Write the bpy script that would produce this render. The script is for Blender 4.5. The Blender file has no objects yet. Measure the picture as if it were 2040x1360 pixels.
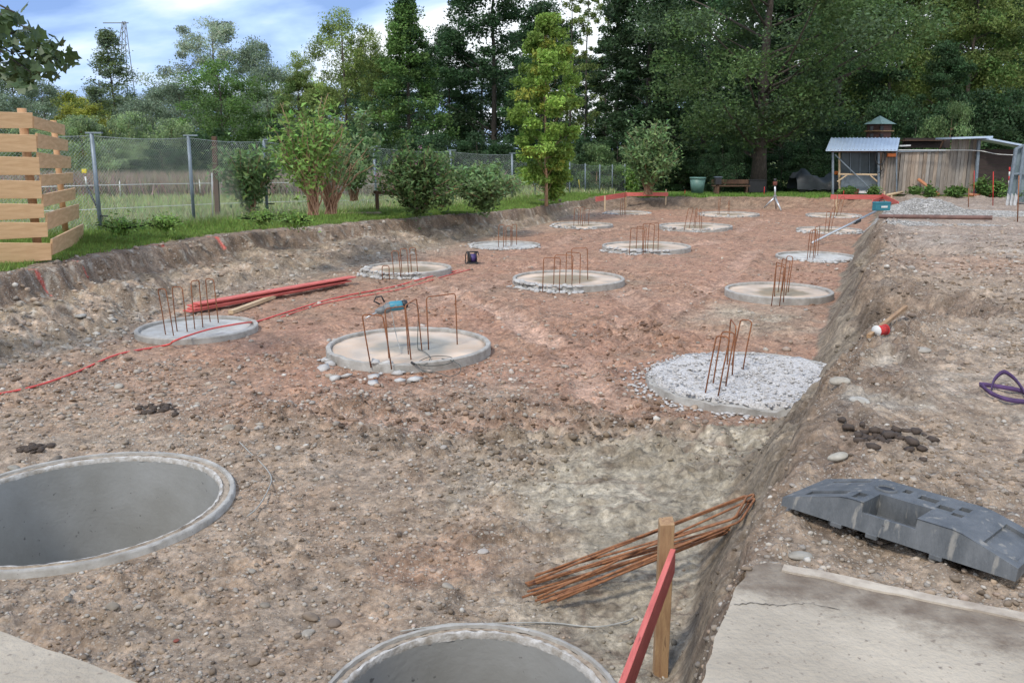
import bpy, math, random
import numpy as np
from mathutils import Vector, Matrix
random.seed(7); RNG = np.random.default_rng(7)
SC = bpy.context.scene; COL = SC.collection; R = math.radians
# ---------------------------------------------------------------- camera
F = 1700.0; P = R(12.6); H = 2.65
cam = bpy.data.cameras.new("camera"); camo = bpy.data.objects.new("camera", cam); COL.objects.link(camo)
camo.location = (0, 0, H); camo.rotation_euler = (R(90) - P, 0, 0)
cam.lens = F / 2040 * 36; cam.sensor_width = 36; cam.clip_start = 0.1; cam.clip_end = 3000
SC.camera = camo
SC.view_settings.view_transform = 'Standard'; SC.view_settings.look = 'None'
SC.view_settings.exposure = 0.46; SC.view_settings.gamma = 1
# ---------------------------------------------------------------- sky and sun
SUN_EL, SUN_AZ = 52, 215           # azimuth clockwise from +Y: behind the viewer, to the left
w = bpy.data.worlds.new("World"); SC.world = w; w.use_nodes = True
nt = w.node_tree; N = nt.nodes; L = nt.links; N.clear()
out = N.new('ShaderNodeOutputWorld'); bg = N.new('ShaderNodeBackground'); bg.inputs[1].default_value = 0.122
sky = N.new('ShaderNodeTexSky'); sky.sky_type = 'NISHITA'; sky.sun_disc = False
sky.sun_elevation = R(SUN_EL); sky.sun_rotation = R(SUN_AZ)
tc = N.new('ShaderNodeTexCoord'); sep = N.new('ShaderNodeSeparateXYZ'); L.new(tc.outputs['Generated'], sep.inputs[0])
mx = N.new('ShaderNodeMath'); mx.operation = 'MAXIMUM'; mx.inputs[1].default_value = 0.0; L.new(sep.outputs[2], mx.inputs[0])
ad = N.new('ShaderNodeMath'); ad.inputs[1].default_value = 0.22; L.new(mx.outputs[0], ad.inputs[0])
dv = N.new('ShaderNodeVectorMath'); dv.operation = 'DIVIDE'; cmb = N.new('ShaderNodeCombineXYZ')
for i in range(3): L.new(ad.outputs[0], cmb.inputs[i])
L.new(tc.outputs['Generated'], dv.inputs[0]); L.new(cmb.outputs[0], dv.inputs[1])
mp = N.new('ShaderNodeMapping'); mp.inputs['Scale'].default_value = (0.8, 1.0, 1.0); mp.inputs['Location'].default_value = (1.3, 0.4, 0)
L.new(dv.outputs[0], mp.inputs[0])
n1 = N.new('ShaderNodeTexNoise'); n1.inputs['Scale'].default_value = 0.95; n1.inputs['Detail'].default_value = 7; n1.inputs['Roughness'].default_value = 0.5
n1.inputs['Distortion'].default_value = 0.4; L.new(mp.outputs[0], n1.inputs['Vector'])
r1 = N.new('ShaderNodeValToRGB'); e = r1.color_ramp.elements
e[0].position = 0.41; e[0].color = (1.8, 2.9, 5.4, 1); e[1].position = 0.575; e[1].color = (7.6, 7.9, 8.2, 1)
x_ = e.new(0.48); x_.color = (3.6, 5.0, 7.6, 1)
L.new(n1.outputs[0], r1.inputs[0])
n2 = N.new('ShaderNodeTexNoise'); n2.inputs['Scale'].default_value = 0.5; n2.inputs['Detail'].default_value = 4; L.new(mp.outputs[0], n2.inputs['Vector'])
r2 = N.new('ShaderNodeValToRGB'); e = r2.color_ramp.elements; e[0].position = 0.3; e[0].color = (.72,) * 3 + (1,); e[1].position = 0.6; e[1].color = (1, 1, 1, 1)
L.new(n2.outputs[0], r2.inputs[0])
mix = N.new('ShaderNodeMixRGB'); L.new(r2.outputs[0], mix.inputs[0]); L.new(sky.outputs[0], mix.inputs[1]); L.new(r1.outputs[0], mix.inputs[2])
L.new(mix.outputs[0], bg.inputs[0]); L.new(bg.outputs[0], out.inputs[0])
sl = bpy.data.lights.new("sun", 'SUN'); sl.energy = 2.0; sl.angle = R(9); sl.color = (1, .93, .83)
so = bpy.data.objects.new("sun", sl); COL.objects.link(so)
a, el = R(SUN_AZ), R(SUN_EL)
sd = Vector((math.sin(a) * math.cos(el), math.cos(a) * math.cos(el), math.sin(el)))
so.rotation_euler = sd.to_track_quat('Z', 'Y').to_euler(); so.location = sd * 50
# ---------------------------------------------------------------- measuring helpers: where a sight line meets the place
cP, sP = math.cos(P), math.sin(P)
def ray(px, py):
    u = (px - 1020) / F; v = (py - 680) / F
    return Vector((u, cP - v * sP, -sP - v * cP))
def G(px, py, z=0.0):
    d = ray(px, py); t = (z - H) / d.z
    return Vector((d.x * t, d.y * t, z))
def A(px, py, Y):                       # the point at distance Y
    d = ray(px, py); t = Y / d.y
    return Vector((d.x * t, Y, H + d.z * t))
def zup(y): return 1.06 - 0.0145 * np.clip(y, 0, 60)
def GU(px, py, dz=0.0):
    y = 10.0
    for _ in range(30):
        g = G(px, py, float(zup(y)) + dz); y = 0.5 * y + 0.5 * min(max(g.y, 0), 300)
    return G(px, py, float(zup(y)) + dz)
# ---------------------------------------------------------------- numpy noise
def _h(ix, iy, s):
    h = (ix.astype(np.int64) * 374761393 + iy.astype(np.int64) * 668265263 + s * 974634777) & 0xffffffff
    h = ((h ^ (h >> 13)) * 1274126177) & 0xffffffff
    return ((h ^ (h >> 16)) & 0xffff) / 65535.0
def vn(x, y, s=0):
    ix = np.floor(x); iy = np.floor(y); fx = x - ix; fy = y - iy
    fx = fx * fx * (3 - 2 * fx); fy = fy * fy * (3 - 2 * fy)
    return ((_h(ix, iy, s) * (1 - fx) + _h(ix + 1, iy, s) * fx) * (1 - fy) + (_h(ix, iy + 1, s) * (1 - fx) + _h(ix + 1, iy + 1, s) * fx) * fy) * 2 - 1
def fbm(x, y, sc, oc=4, s=0, g=0.5):
    x = np.asarray(x, float); y = np.asarray(y, float)
    t = np.zeros(np.broadcast(x, y).shape); a = 1; k = 0; n = 0
    for i in range(oc):
        c, q = math.cos(i * 1.1), math.sin(i * 1.1)
        t += a * vn((x * c - y * q) * sc, (x * q + y * c) * sc, s + i * 17); n += a; a *= g; sc *= 2.03
    return t / n
def sst(a, b, x):
    t = np.clip((x - a) / (b - a), 0, 1); return t * t * (3 - 2 * t)
# ---------------------------------------------------------------- foundations (measured on the pit floor)
FND = {  # name: centre, diameter
 'A1': (-4.7, 12.49, 1.75), 'A2': (-2.32, 18.85, 1.95), 'A3': (-.19, 24.35, 2.0), 'A4': (2.53, 30.65, 2.15), 'A5': (5.0, 37.2, 2.0),
 'B1': (-1.38, 11.17, 2.19), 'B2': (1.15, 17.26, 2.28), 'B3': (3.66, 23.27, 2.4), 'B4': (6.35, 29.69, 2.5), 'B5': (9.07, 36.0, 2.5),
 'C1': (2.76, 9.5, 2.4), 'C2': (4.96, 15.71, 1.95), 'C3': (7.67, 21.51, 1.95), 'C4': (10.65, 28.8, 2.1), 'C5': (13.3, 35.6, 2.2)}
OPEN = {'L0': (-3.27, 6.06, 2.23), 'M0': (-.2, 3.61, 1.51)}
# ---------------------------------------------------------------- terrain
def poly_xy(pts, f): return sorted([(f(*p).y, f(*p).x) for p in pts])
TL = poly_xy([(0, 745), (130, 715), (250, 672), (380, 605), (540, 572), (690, 540), (800, 515), (920, 488), (1000, 468), (1090, 447), (1150, 428)], G)
CL = poly_xy([(0, 545), (110, 520), (260, 495), (400, 470), (540, 457), (700, 444), (850, 432), (1000, 420), (1090, 412)], GU)
TR = [(2.0, .42), (3.0, .56), (3.96, .83), (5.32, 1.27), (6.57, 1.77), (8.17, 2.62), (10.16, 3.65), (12.92, 4.81), (15.17, 5.79), (17.6, 6.75), (21, 8.3), (25.7, 10.3), (31, 12.9), (37.25, 15.6), (42, 17.5)]
CR = [(2.0, .5), (2.4, .6), (3.0, .88), (3.6, 1.2), (4.2, 1.52), (5.0, 1.92), (6.0, 2.42), (7.2, 3.05), (8.2, 3.6), (8.7, 4.1), (9.2, 4.7), (9.9, 4.95), (10.5, 4.7), (11.3, 4.85), (12.4, 5.35), (13.2, 5.75), (15, 6.5), (16.5, 7.35), (21, 9.0), (25.7, 11.2), (31, 13.8), (37.25, 16.6), (42, 18.5)]
def itp(T, y):
    ys = np.array([t[0] for t in T]); xs = np.array([t[1] for t in T])
    v = np.interp(y, ys, xs)
    v = np.where(y < ys[0], xs[0] + (y - ys[0]) * .42, v)
    return np.where(y > ys[-1], xs[-1] + (y - ys[-1]) * .42, v)
_a, _b = G(0, 1255, 1.052), G(270, 1360, 1.052); _c = _a + (_a - _b) * 11; _d = _b + (_b - _a) * .5
SLAB = [(_c.x, _c.y), (_a.x, _a.y), (_d.x, _d.y), (.5, _d.y - .03), (.62, 2.42), (.9, 3.05), (1.02, 3.125), (2.09, 2.6), (4.2, 1.557), (9, -.815), (9, -5), (-9, -5)]
TRK = [[(G(*p).x, G(*p).y) for p in l_] for l_ in ([(840, 560), (960, 612), (1060, 662), (1140, 722), (1190, 790), (1290, 850), (1400, 880)], [(1180, 560), (1260, 610), (1240, 680), (1180, 740)], [(600, 690), (760, 640), (900, 590), (1100, 540), (1300, 545)],
       [(1050, 500), (1230, 455), (1400, 440), (1560, 425)], [(1010, 540), (1200, 520), (1440, 480), (1520, 440)], [(1300, 640), (1440, 560), (1500, 500)], [(560, 800), (700, 830), (900, 860), (1100, 850)])]
def segd(x, y, pl):
    d = np.full(np.shape(x), 1e9)
    for (a, b), (c, e_) in zip(pl[:-1], pl[1:]):
        vx, vy = c - a, e_ - b; t = np.clip(((x - a) * vx + (y - b) * vy) / (vx * vx + vy * vy), 0, 1)
        d = np.minimum(d, np.hypot(x - a - t * vx, y - b - t * vy))
    return d
def bank_params(x, y):
    wob = fbm(x, y, .9, 3, 5) * .22 * sst(3, 8, y)
    xt, xc = itp(TL, y), itp(CL, y)
    wl = fbm(x * .0 + y, y * 0, .8, 4, 8) * .28
    tl = (xt - x + wl) / np.maximum(xt - xc, .5)
    xt2, xc2 = itp(TR, y), itp(CR, y)
    tr = (x - xt2 + wob * .6) / np.maximum(xc2 - xt2, .08)
    yf = 39.3 + fbm(x, x * 0, .25, 3, 4) * .8
    tf = (y - yf) / 2.3
    return tl, tr, tf
def terrain(x, y, fine=True):
    x = np.asarray(x, float); y = np.asarray(y, float)
    tl, tr, tf = bank_params(x, y)
    def prof(t):
        t = np.clip(t, 0, 1.0); return np.where(t < .55, .42 * (t / .55) ** 1.3, .42 + .58 * sst(.5, .97, t) ** .9)
    pl_ = np.clip(tl, 0, 1); sl_ = .40 * sst(0, 1, pl_ * .9 + .05) + .16 * sst(.28, .42, pl_ + fbm(x, y, 1.3, 3, 22) * .2) + .44 * sst(.74, .9, pl_ + fbm(x, y, 2.1, 4, 23) * .12)
    sr_ = np.clip(tr, 0, 1); sr_ = .42 * sr_ + .30 * sst(.1, .5, sr_ + fbm(x, y, 1.6, 3, 25) * .2) + .28 * sst(.6, .85, sr_ + fbm(x, y, 2.5, 4, 26) * .25)
    sf_ = sst(0, 1, tf)
    s = np.maximum(np.maximum(sl_, sr_), sf_)
    zu = zup(y)
    # notch in the right-hand bank
    notch = np.exp(-(((x - 4.75) / .42) ** 2 + ((y - 9.6) / .5) ** 2)) * .85 + np.exp(-(((x - 8.1) / .7) ** 2 + ((y - 17.4) / 1.1) ** 2)) * .7
    z = s * zu - notch * (s > .4)
    bankm = np.maximum(np.clip(1 - abs(2 * np.clip(tl, 0, 1) - 1), 0, 1), np.clip(1 - abs(2 * np.clip(tr, 0, 1) - 1), 0, 1) * .45)
    bankm = np.maximum(bankm, np.clip(1 - abs(2 * np.clip(tf, 0, 1) - 1), 0, 1))
    z += fbm(x, y, .35, 3, 1) * .035 * (1 - .3 * s)
    z += bankm * (fbm(x, y, 1.6, 4, 2) * .20 + fbm(x * .6, y * 2.4, 1.4, 4, 21) * .14)
    up = (s > .93)
    z += sst(.6, 1, s) * sst(0, .8, x) * (fbm(x, y, 1.1, 4, 31) * .055)
    # raised lip of loose soil along the right-hand crest
    lipm = np.exp(-((tr - 1.25) / .55) ** 2) * sst(3.2, 4.5, y) * (y < 24); z += lipm * np.clip((x - 1.2) / 1.5, .25, 1) * (.03 + np.maximum(fbm(x, y, 6, 4, 27, .6), -.1) * .16)
    if fine:
        cl = sst(-.1, .45, fbm(x, y, .55, 3, 11)); cl2 = np.exp(-(((x - .9) / 1.5) ** 2 + ((y - 6.4) / 1.7) ** 2))
        cl = np.clip(cl * .8 + cl2 * .6, 0, 1) * (1 - up * .4)
        rid = 1 - np.abs(fbm(x, y, 3.2, 4, 12, .55)) * 2
        churn = np.clip(np.exp(-(((x - .4) / 2.2) ** 2 + ((y - 7.7) / 1.3) ** 2)) + .8 * np.exp(-(((x + 1.6) / 1.8) ** 2 + ((y - 8.3) / .8) ** 2)) + .8 * np.exp(-(((x - 1.9) / .9) ** 2 + ((y - 12.3) / 1.5) ** 2)) + .7 * np.exp(-(((x + .1) / .8) ** 2 + ((y - 5.6) / 1.) ** 2)), 0, 1)
        z += churn * np.abs(fbm(x, y, 3.6, 5, 18, .62)) * .13 * (1 + 1.2 * fbm(x, y, 1.2, 2, 19))
        z += cl * np.maximum(rid, 0) ** 3 * .05
        z += cl * np.maximum(fbm(x, y, 9, 3, 13), .05) * .085
        fl_ = np.clip(1 - .75 * sst(.05, .3, fbm(x, y, .7, 3, 43) + .35 * cl2), .2, 1); clayc = np.exp(-(((x - 1.15) / .9) ** 2 + ((y - 6.3) / 1.2) ** 2) ** 2); z += (1 - .7 * clayc) * fl_ * fbm(x, y, 14, 3, 14) * .024; z += clayc * np.maximum(fbm(x * .7, y * 1.6, 1.8, 4, 44), 0) * .12 + fbm(x, y, 45, 2, 15) * .006 + fbm(x, y, 4, 3, 17) * .02
        z += bankm * fbm(x, y, 7, 4, 16, .6) * .075
        for i, t in enumerate(TRK):
            d = segd(x + fbm(x, y, .5, 2, 40) * .25, y, t)
            for o in (0,):
                q = np.exp(-(d / .2) ** 4); z += -q * .035 + q * .008 * np.sin((x * .6 + y) * 60 + fbm(x, y, 2, 2, 42) * 3) + np.exp(-((d - .32) / .09) ** 2) * .035 * (1 + 1.5 * fbm(x, y, 4, 3, 41))
    keep = np.zeros(x.shape)
    for c in FND.values(): keep = np.maximum(keep, 1 - sst(c[2] / 2 - .02, c[2] / 2 + .25, np.hypot(x - c[0], y - c[1])))
    for c in OPEN.values(): keep = np.maximum(keep, 1 - sst(c[2] / 2, c[2] / 2 + .2, np.hypot(x - c[0], y - c[1])))
    keep *= (1 - sst(.05, .25, s))
    return z * (1 - keep)
def gz(x, y): return float(terrain(np.array([x]), np.array([y]))[0])
def C3(r, g, b): return np.array([r, g, b])
def ground_color(x, y, alpha=False):
    tl, tr, tf = bank_params(x, y)
    n = fbm(x, y, .5, 4, 51)[..., None]; n2_ = fbm(x, y, 2.4, 4, 52)[..., None]; n3_ = fbm(x, y, 9, 3, 53)[..., None]
    red = C3(.375, .222, .148); grey = C3(.36, .282, .212); brown = C3(.275, .195, .135); clay = C3(.35, .305, .232); dark = C3(.105, .075, .055)
    ochre = C3(.43, .355, .245); pale = C3(.46, .43, .37); grass = C3(.13, .19, .055); darkred = C3(.27, .15, .105)
    def m(a, b, t): return a * (1 - t) + b * t
    c = np.ones(x.shape + (3,)) * red
    near = sst(10.2, 6.2, y + fbm(x, y, .45, 3, 54) * 2.2 + x * .25)[..., None]
    c = m(c, darkred, np.clip(.25 + n2_ * .8, 0, .6))
    c = m(c, brown, np.clip(.35 * sst(.1, .5, n) + .5 * sst(.15, .55, fbm(x, y, 1.1, 4, 55))[..., None] * .8, 0, 1))
    c = m(c, m(grey, brown, np.clip(.35 + n2_, 0, 1)), near)
    c = m(c, red * .9, near * sst(.15, .4, fbm(x, y, .8, 3, 56))[..., None] * .5)
    lf = sst(1.6, .1, x - itp(TL, y) + fbm(x, y, .7, 3, 61) * .5)[..., None]
    c = m(c, grey * .95, lf * .6)
    cz = np.exp(-(((x - 1.05) / 1.0) ** 2 + ((y - 6.5) / 1.3) ** 2)) + np.exp(-(((x - itp(TR, y) + .3) / .55) ** 2)) * (y < 8) * .9 + .45 * np.exp(-(((x - 3.9) / 1.0) ** 2 + ((y - 13.4) / 1.3) ** 2))
    c = m(c, clay, np.clip(cz * 1.2 + fbm(x, y, 1.3, 4, 57) * .5 * (cz > .08), 0, 1)[..., None])
    for ti_, t_ in enumerate(TRK):
        d_ = segd(x + fbm(x, y, .5, 2, 40) * .25, y, t_); k_ = (np.exp(-(d_ / .26) ** 4) * (.6 + fbm(x, y, 1.5, 2, 96)))[..., None]; c = m(c, C3(.46, .30, .222), np.clip(k_ * (1.4 if ti_ == 0 else .7), 0, .9 if ti_ == 0 else .55)); c = m(c, darkred * .7, (np.exp(-((d_ - .33) / .07) ** 2) * .5 * sst(-.1, .3, fbm(x, y, 5, 2, 97)))[..., None])
    slick = sst(.02, .10, fbm(x * .8, y * 1.3, 1.7, 4, 99, .55)) * np.clip(cz * 1.3, 0, 1); c = m(c, C3(.43, .38, .295), slick[..., None] * .8)
    edge = np.exp(-((fbm(x * .8, y * 1.3, 1.7, 4, 99, .55) - .0) / .035) ** 2) * np.clip(cz * 1.3, 0, 1); c = m(c, dark * 1.7, edge[..., None] * .6)
    churn = np.clip(np.exp(-(((x - .4) / 2.2) ** 2 + ((y - 7.7) / 1.3) ** 2)) + .8 * np.exp(-(((x + 1.6) / 1.8) ** 2 + ((y - 8.3) / .8) ** 2)) + .8 * np.exp(-(((x - 1.9) / .9) ** 2 + ((y - 12.3) / 1.5) ** 2)) + .7 * np.exp(-(((x + .1) / .8) ** 2 + ((y - 5.6) / 1.) ** 2)), 0, 1)
    cf_ = np.abs(fbm(x, y, 3.6, 5, 18, .62)); c = m(c, c * C3(.60, .56, .52), (churn * sst(.12, .32, cf_) * .95)[..., None])
    sp = sst(.25, .5, fbm(x, y, 5, 4, 58))[..., None]
    c = m(c, dark * 1.3, sp * .35)
    # left bank: dark topsoil, ochre band, grey gravel, ochre foot
    t = np.clip(tl + fbm(x, y, 1.2, 4, 59) * .16 + fbm(x, y, 5, 3, 63) * .06, -1, 2)
    def band(a, b, f=.08): return (sst(a - f, a + f, t) * (1 - sst(b - f, b + f, t)))[..., None]
    lm = sst(.0, .12, tl)[..., None]
    ochre = m(ochre * .72, brown, .25); clay = m(clay, brown, .4); bc = m(m(clay, brown, .55) * .85, grey * .8, band(.05, .3)); bc = m(bc, m(ochre, brown, .3), band(.25, .45)); bc = m(bc, m(grey, brown, .35) * (1 + n3_ * .5), band(.4, .68)); bc = m(bc, ochre * (1 + n3_ * .3), band(.62, .84)); bc = m(bc, brown * .75, band(.70, .9)); bc = m(bc, m(dark, brown, .3) * 1.25, (band(.88, 1.12, .05)) * sst(-.5, -.1, fbm(x, y, 1.5, 4, 78))[..., None])
    bc = m(bc, dark * 1.6, (np.clip(fbm(x, y * .5, 2.5, 4, 60), 0, 1) * .9)[..., None])
    bc = m(bc, grey * .62, (sst(.1, .4, fbm(x, y, 3.5, 4, 75)) * .7)[..., None]); bc = m(bc, pale, (sst(.3, .5, fbm(x, y, 11, 3, 76)) * .6)[..., None]); c = m(c, bc, lm)
    gm = sst(1.08, 1.25, t + fbm(x, y, 3, 3, 62) * .1)[..., None]
    c = m(c, m(grass, C3(.16, .15, .07), np.clip(.3 + n * 1.2, 0, 1)), gm)
    # right bank and upper right ground
    tr_ = tr + fbm(x, y, 2.2, 3, 64) * .12
    rb = sst(0, .1, tr_)[..., None]
    rc = m(clay * .72, m(clay, dark, .75), sst(-.05, .3, fbm(x * 2, y * .8, 1.5, 5, 65, .6))[..., None] * .85)
    rc = m(rc, brown * .85, sst(.55, .9, tr_)[..., None] * .8)
    c = m(c, rc, rb)
    ug = m(grey * 1.0, m(brown, clay, .4), np.clip(.35 + fbm(x, y, .8, 4, 66) * 1.3, 0, 1)[..., None])
    ug = m(ug, pale, sst(.05, .5, fbm(x, y, 1.3, 4, 67))[..., None] * .55); ug = m(ug, dark * 1.4, sst(.2, .5, fbm(x, y, 2.8, 4, 68))[..., None] * .6)
    ug = m(ug, red * .95, (np.exp(-(((y - 13.5) / 1.6) ** 2 + ((x - 7.5) / 2) ** 2)) * .55)[..., None])
    ug = m(ug, C3(.30, .23, .19), sst(14, 19, y)[..., None] * .5)
    ug = m(ug, dark * 1.6, (np.exp(-((tr_ - 1.25) / .5) ** 2) * sst(-.25, .15, fbm(x, y, 3, 4, 77)) * .75)[..., None]); um = sst(.95, 1.1, tr_)[..., None]; c = m(c, ug, um)
    # far side
    fm = sst(0, .15, tf)[..., None] * (1 - lm * sst(1, 1.1, tl)[..., None])
    fc = m(m(brown, dark, .5), red * .8, np.clip((x - 9) / 5, 0, 1)[..., None])
    fc = m(fc, brown, np.clip(.5 + n2_, 0, 1) * .6)
    c = m(c, fc, fm * (1 - um))
    fg = sst(1.0, 1.3, tf + fbm(x, y, .6, 3, 69) * .4)[..., None] * np.clip(sst(-.3, .15, fbm(x, y, .35, 3, 70) + .25)[..., None], 0, 1)
    c = m(c, m(grass, C3(.12, .11, .06), np.clip(.2 + n, 0, 1)), np.clip(fg, 0, 1))
    # spray marks on the left crest
    for px, py in ((155, 545), (315, 495), (628, 482), (570, 535)):
        g = GU(px, py - 6); d = np.abs((y - g.y) * .9 + (x - g.x) * .2 + fbm(x, y, 4, 2, 71) * .08); k = (d < .032) & (tl > .80) & (tl < 1.05) & (fbm(x, y, 14, 2, 72) > -.05)
        c = np.where(k[..., None], C3(.55, .13, .10), c)
    n4_ = fbm(x, y, 22, 3, 73, .6)[..., None]; c = c * (1 + n3_ * .40) * (1 + (n2_ * .25)) * (1 + n4_ * .45)
    dk = (sst(.22, .5, fbm(x, y, 6, 4, 74, .6)) * (y < 45))[..., None] * (1 - gm) * .45; c = m(c, c * C3(.5, .46, .42), dk * (1.3 - .5 * um))
    if not alpha: return np.clip(c, .02, .8)
    al = np.clip(1 - 1.1 * np.clip(cz, 0, 1) , .0, 1) * (1 - .6 * sst(8, 12, y)) * (1 - gm[..., 0]); al = np.maximum(al, um[..., 0] * .9); al = np.where((tr > -.1) & (tr < .85), al * .35, al); al = np.maximum(al, lm[..., 0] * (1 - gm[..., 0]) * .9)
    al = al * (.45 + 1.1 * np.clip(fbm(x, y, .9, 3, 98) + .4, 0, 1))
    return np.concatenate([np.clip(c, .02, .8), np.clip(al, 0, 1)[..., None]], -1)
# ---------------------------------------------------------------- mesh helpers
def np_mesh(name, V, Fq, colr=None, smooth=True, corner_n=None):
    me = bpy.data.meshes.new(name); V = np.asarray(V, np.float32); Fq = np.asarray(Fq, np.int32)
    k = Fq.shape[1]; me.vertices.add(len(V)); me.vertices.foreach_set('co', V.ravel())
    me.loops.add(Fq.size); me.loops.foreach_set('vertex_index', Fq.ravel())
    me.polygons.add(len(Fq)); me.polygons.foreach_set('loop_start', np.arange(0, Fq.size, k, dtype=np.int32))
    me.polygons.foreach_set('loop_total', np.full(len(Fq), k, np.int32))
    if smooth: me.polygons.foreach_set('use_smooth', np.ones(len(Fq), bool))
    if colr is not None:
        at = me.color_attributes.new('Col', 'FLOAT_COLOR', 'POINT'); c4 = np.ones((len(V), 4), np.float32); c4[:, :np.shape(colr)[1]] = colr; at.data.foreach_set('color', c4.ravel())
    me.update(calc_edges=True); return me
def link(name, me, mat, parent=None, loc=None):
    o = bpy.data.objects.new(name, me); COL.objects.link(o)
    if mat and not me.materials: me.materials.append(mat)
    if parent: o.parent = parent
    if loc is not None: o.location = loc
    return o
def tag(o, label=None, cat=None, group=None, kind=None):
    for k, v in (('label', label), ('category', cat), ('group', group), ('kind', kind)):
        if v: o[k] = v
    return o
def empty(name, loc, label, cat, group=None, rz=0):
    o = bpy.data.objects.new(name, None); COL.objects.link(o); o.location = loc; o.rotation_euler.z = rz; o.empty_display_size = .2
    return tag(o, label, cat, group)
class MB:
    def __init__(s): s.v = []; s.f = []; s.sm = []
    def add(s, V, Fs, sm=False):
        b = len(s.v); s.v += [tuple(p) for p in V]
        for f in Fs: s.f.append([i + b for i in f]); s.sm.append(sm)
        return s
    def box(s, c, d, rot=None, jit=0):
        c = Vector(c); q = []
        for sx in (-.5, .5):
            for sy in (-.5, .5):
                for sz in (-.5, .5):
                    p = Vector((sx * d[0], sy * d[1], sz * d[2]))
                    if jit: p += Vector([random.uniform(-jit, jit) for _ in range(3)])
                    if rot: p = rot @ p
                    q.append(c + p)
        return s.add(q, [(0, 1, 3, 2), (4, 6, 7, 5), (0, 4, 5, 1), (2, 3, 7, 6), (0, 2, 6, 4), (1, 5, 7, 3)])
    def beam(s, a, b, w, h, up=(0, 0, 1)):           # a bar from a to b, w across and h along up
        a = Vector(a); b = Vector(b); d = (b - a); l = d.length; d.normalize(); u = Vector(up); r = d.cross(u).normalized(); u = r.cross(d)
        return s.box((a + b) / 2, (w, l, h), Matrix((r, d, u)).transposed())
    def tube(s, pts, r, n=8, cap=True):
        pts = [Vector(p) for p in pts]; rr = r if hasattr(r, '__len__') else [r] * len(pts)
        V = []; Fs = []; pu = None
        for i, p in enumerate(pts):
            t = (pts[min(i + 1, len(pts) - 1)] - pts[max(i - 1, 0)]); t = t.normalized() if t.length > 1e-9 else Vector((0, 0, 1))
            u = pu if pu else (Vector((0, 0, 1)) if abs(t.z) < .9 else Vector((1, 0, 0)))
            u = (u - t * u.dot(t)).normalized(); pu = u; q = t.cross(u)
            for k in range(n):
                a_ = 2 * math.pi * k / n; V.append(p + (u * math.cos(a_) + q * math.sin(a_)) * rr[i])
        for i in range(len(pts) - 1):
            for k in range(n): Fs.append((i * n + k, i * n + (k + 1) % n, (i + 1) * n + (k + 1) % n, (i + 1) * n + k))
        if cap: Fs.append(tuple(range(n - 1, -1, -1))); Fs.append(tuple(range((len(pts) - 1) * n, len(pts) * n)))
        return s.add(V, Fs, True)
    def lathe(s, prof, n=32, c=(0, 0, 0), jit=0, close=False, ph=0):
        c = Vector(c); V = []; Fs = []
        for r_, z in prof:
            for k in range(n):
                a_ = 2 * math.pi * k / n + ph; j = random.uniform(-jit, jit)
                V.append(c + Vector(((r_ + j) * math.cos(a_), (r_ + j) * math.sin(a_), z + random.uniform(-jit, jit))))
        for i in range(len(prof) - 1):
            for k in range(n): Fs.append((i * n + k, i * n + (k + 1) % n, (i + 1) * n + (k + 1) % n, (i + 1) * n + k))
        if close: Fs.append(tuple(range(n - 1, -1, -1))); Fs.append(tuple(range((len(prof) - 1) * n, len(prof) * n)))
        return s.add(V, Fs, n > 10)
    def mesh(s, name):
        me = bpy.data.meshes.new(name); me.from_pydata([tuple(v) for v in s.v], [], s.f)
        me.polygons.foreach_set('use_smooth', s.sm); me.update(); return me
    def build(s, name, mat, parent=None, loc=None, bevel=0, weight=False):
        o = link(name, s.mesh(name), mat, parent, loc)
        if bevel:
            b = o.modifiers.new('bevel', 'BEVEL'); b.width = bevel; b.segments = 2; b.limit_method = 'ANGLE'; b.angle_limit = R(40)
        return o
def arc_fix(o, ang=35):
    o.data.set_sharp_from_angle(angle=R(ang)) if hasattr(o.data, 'set_sharp_from_angle') else None
    return o
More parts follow.
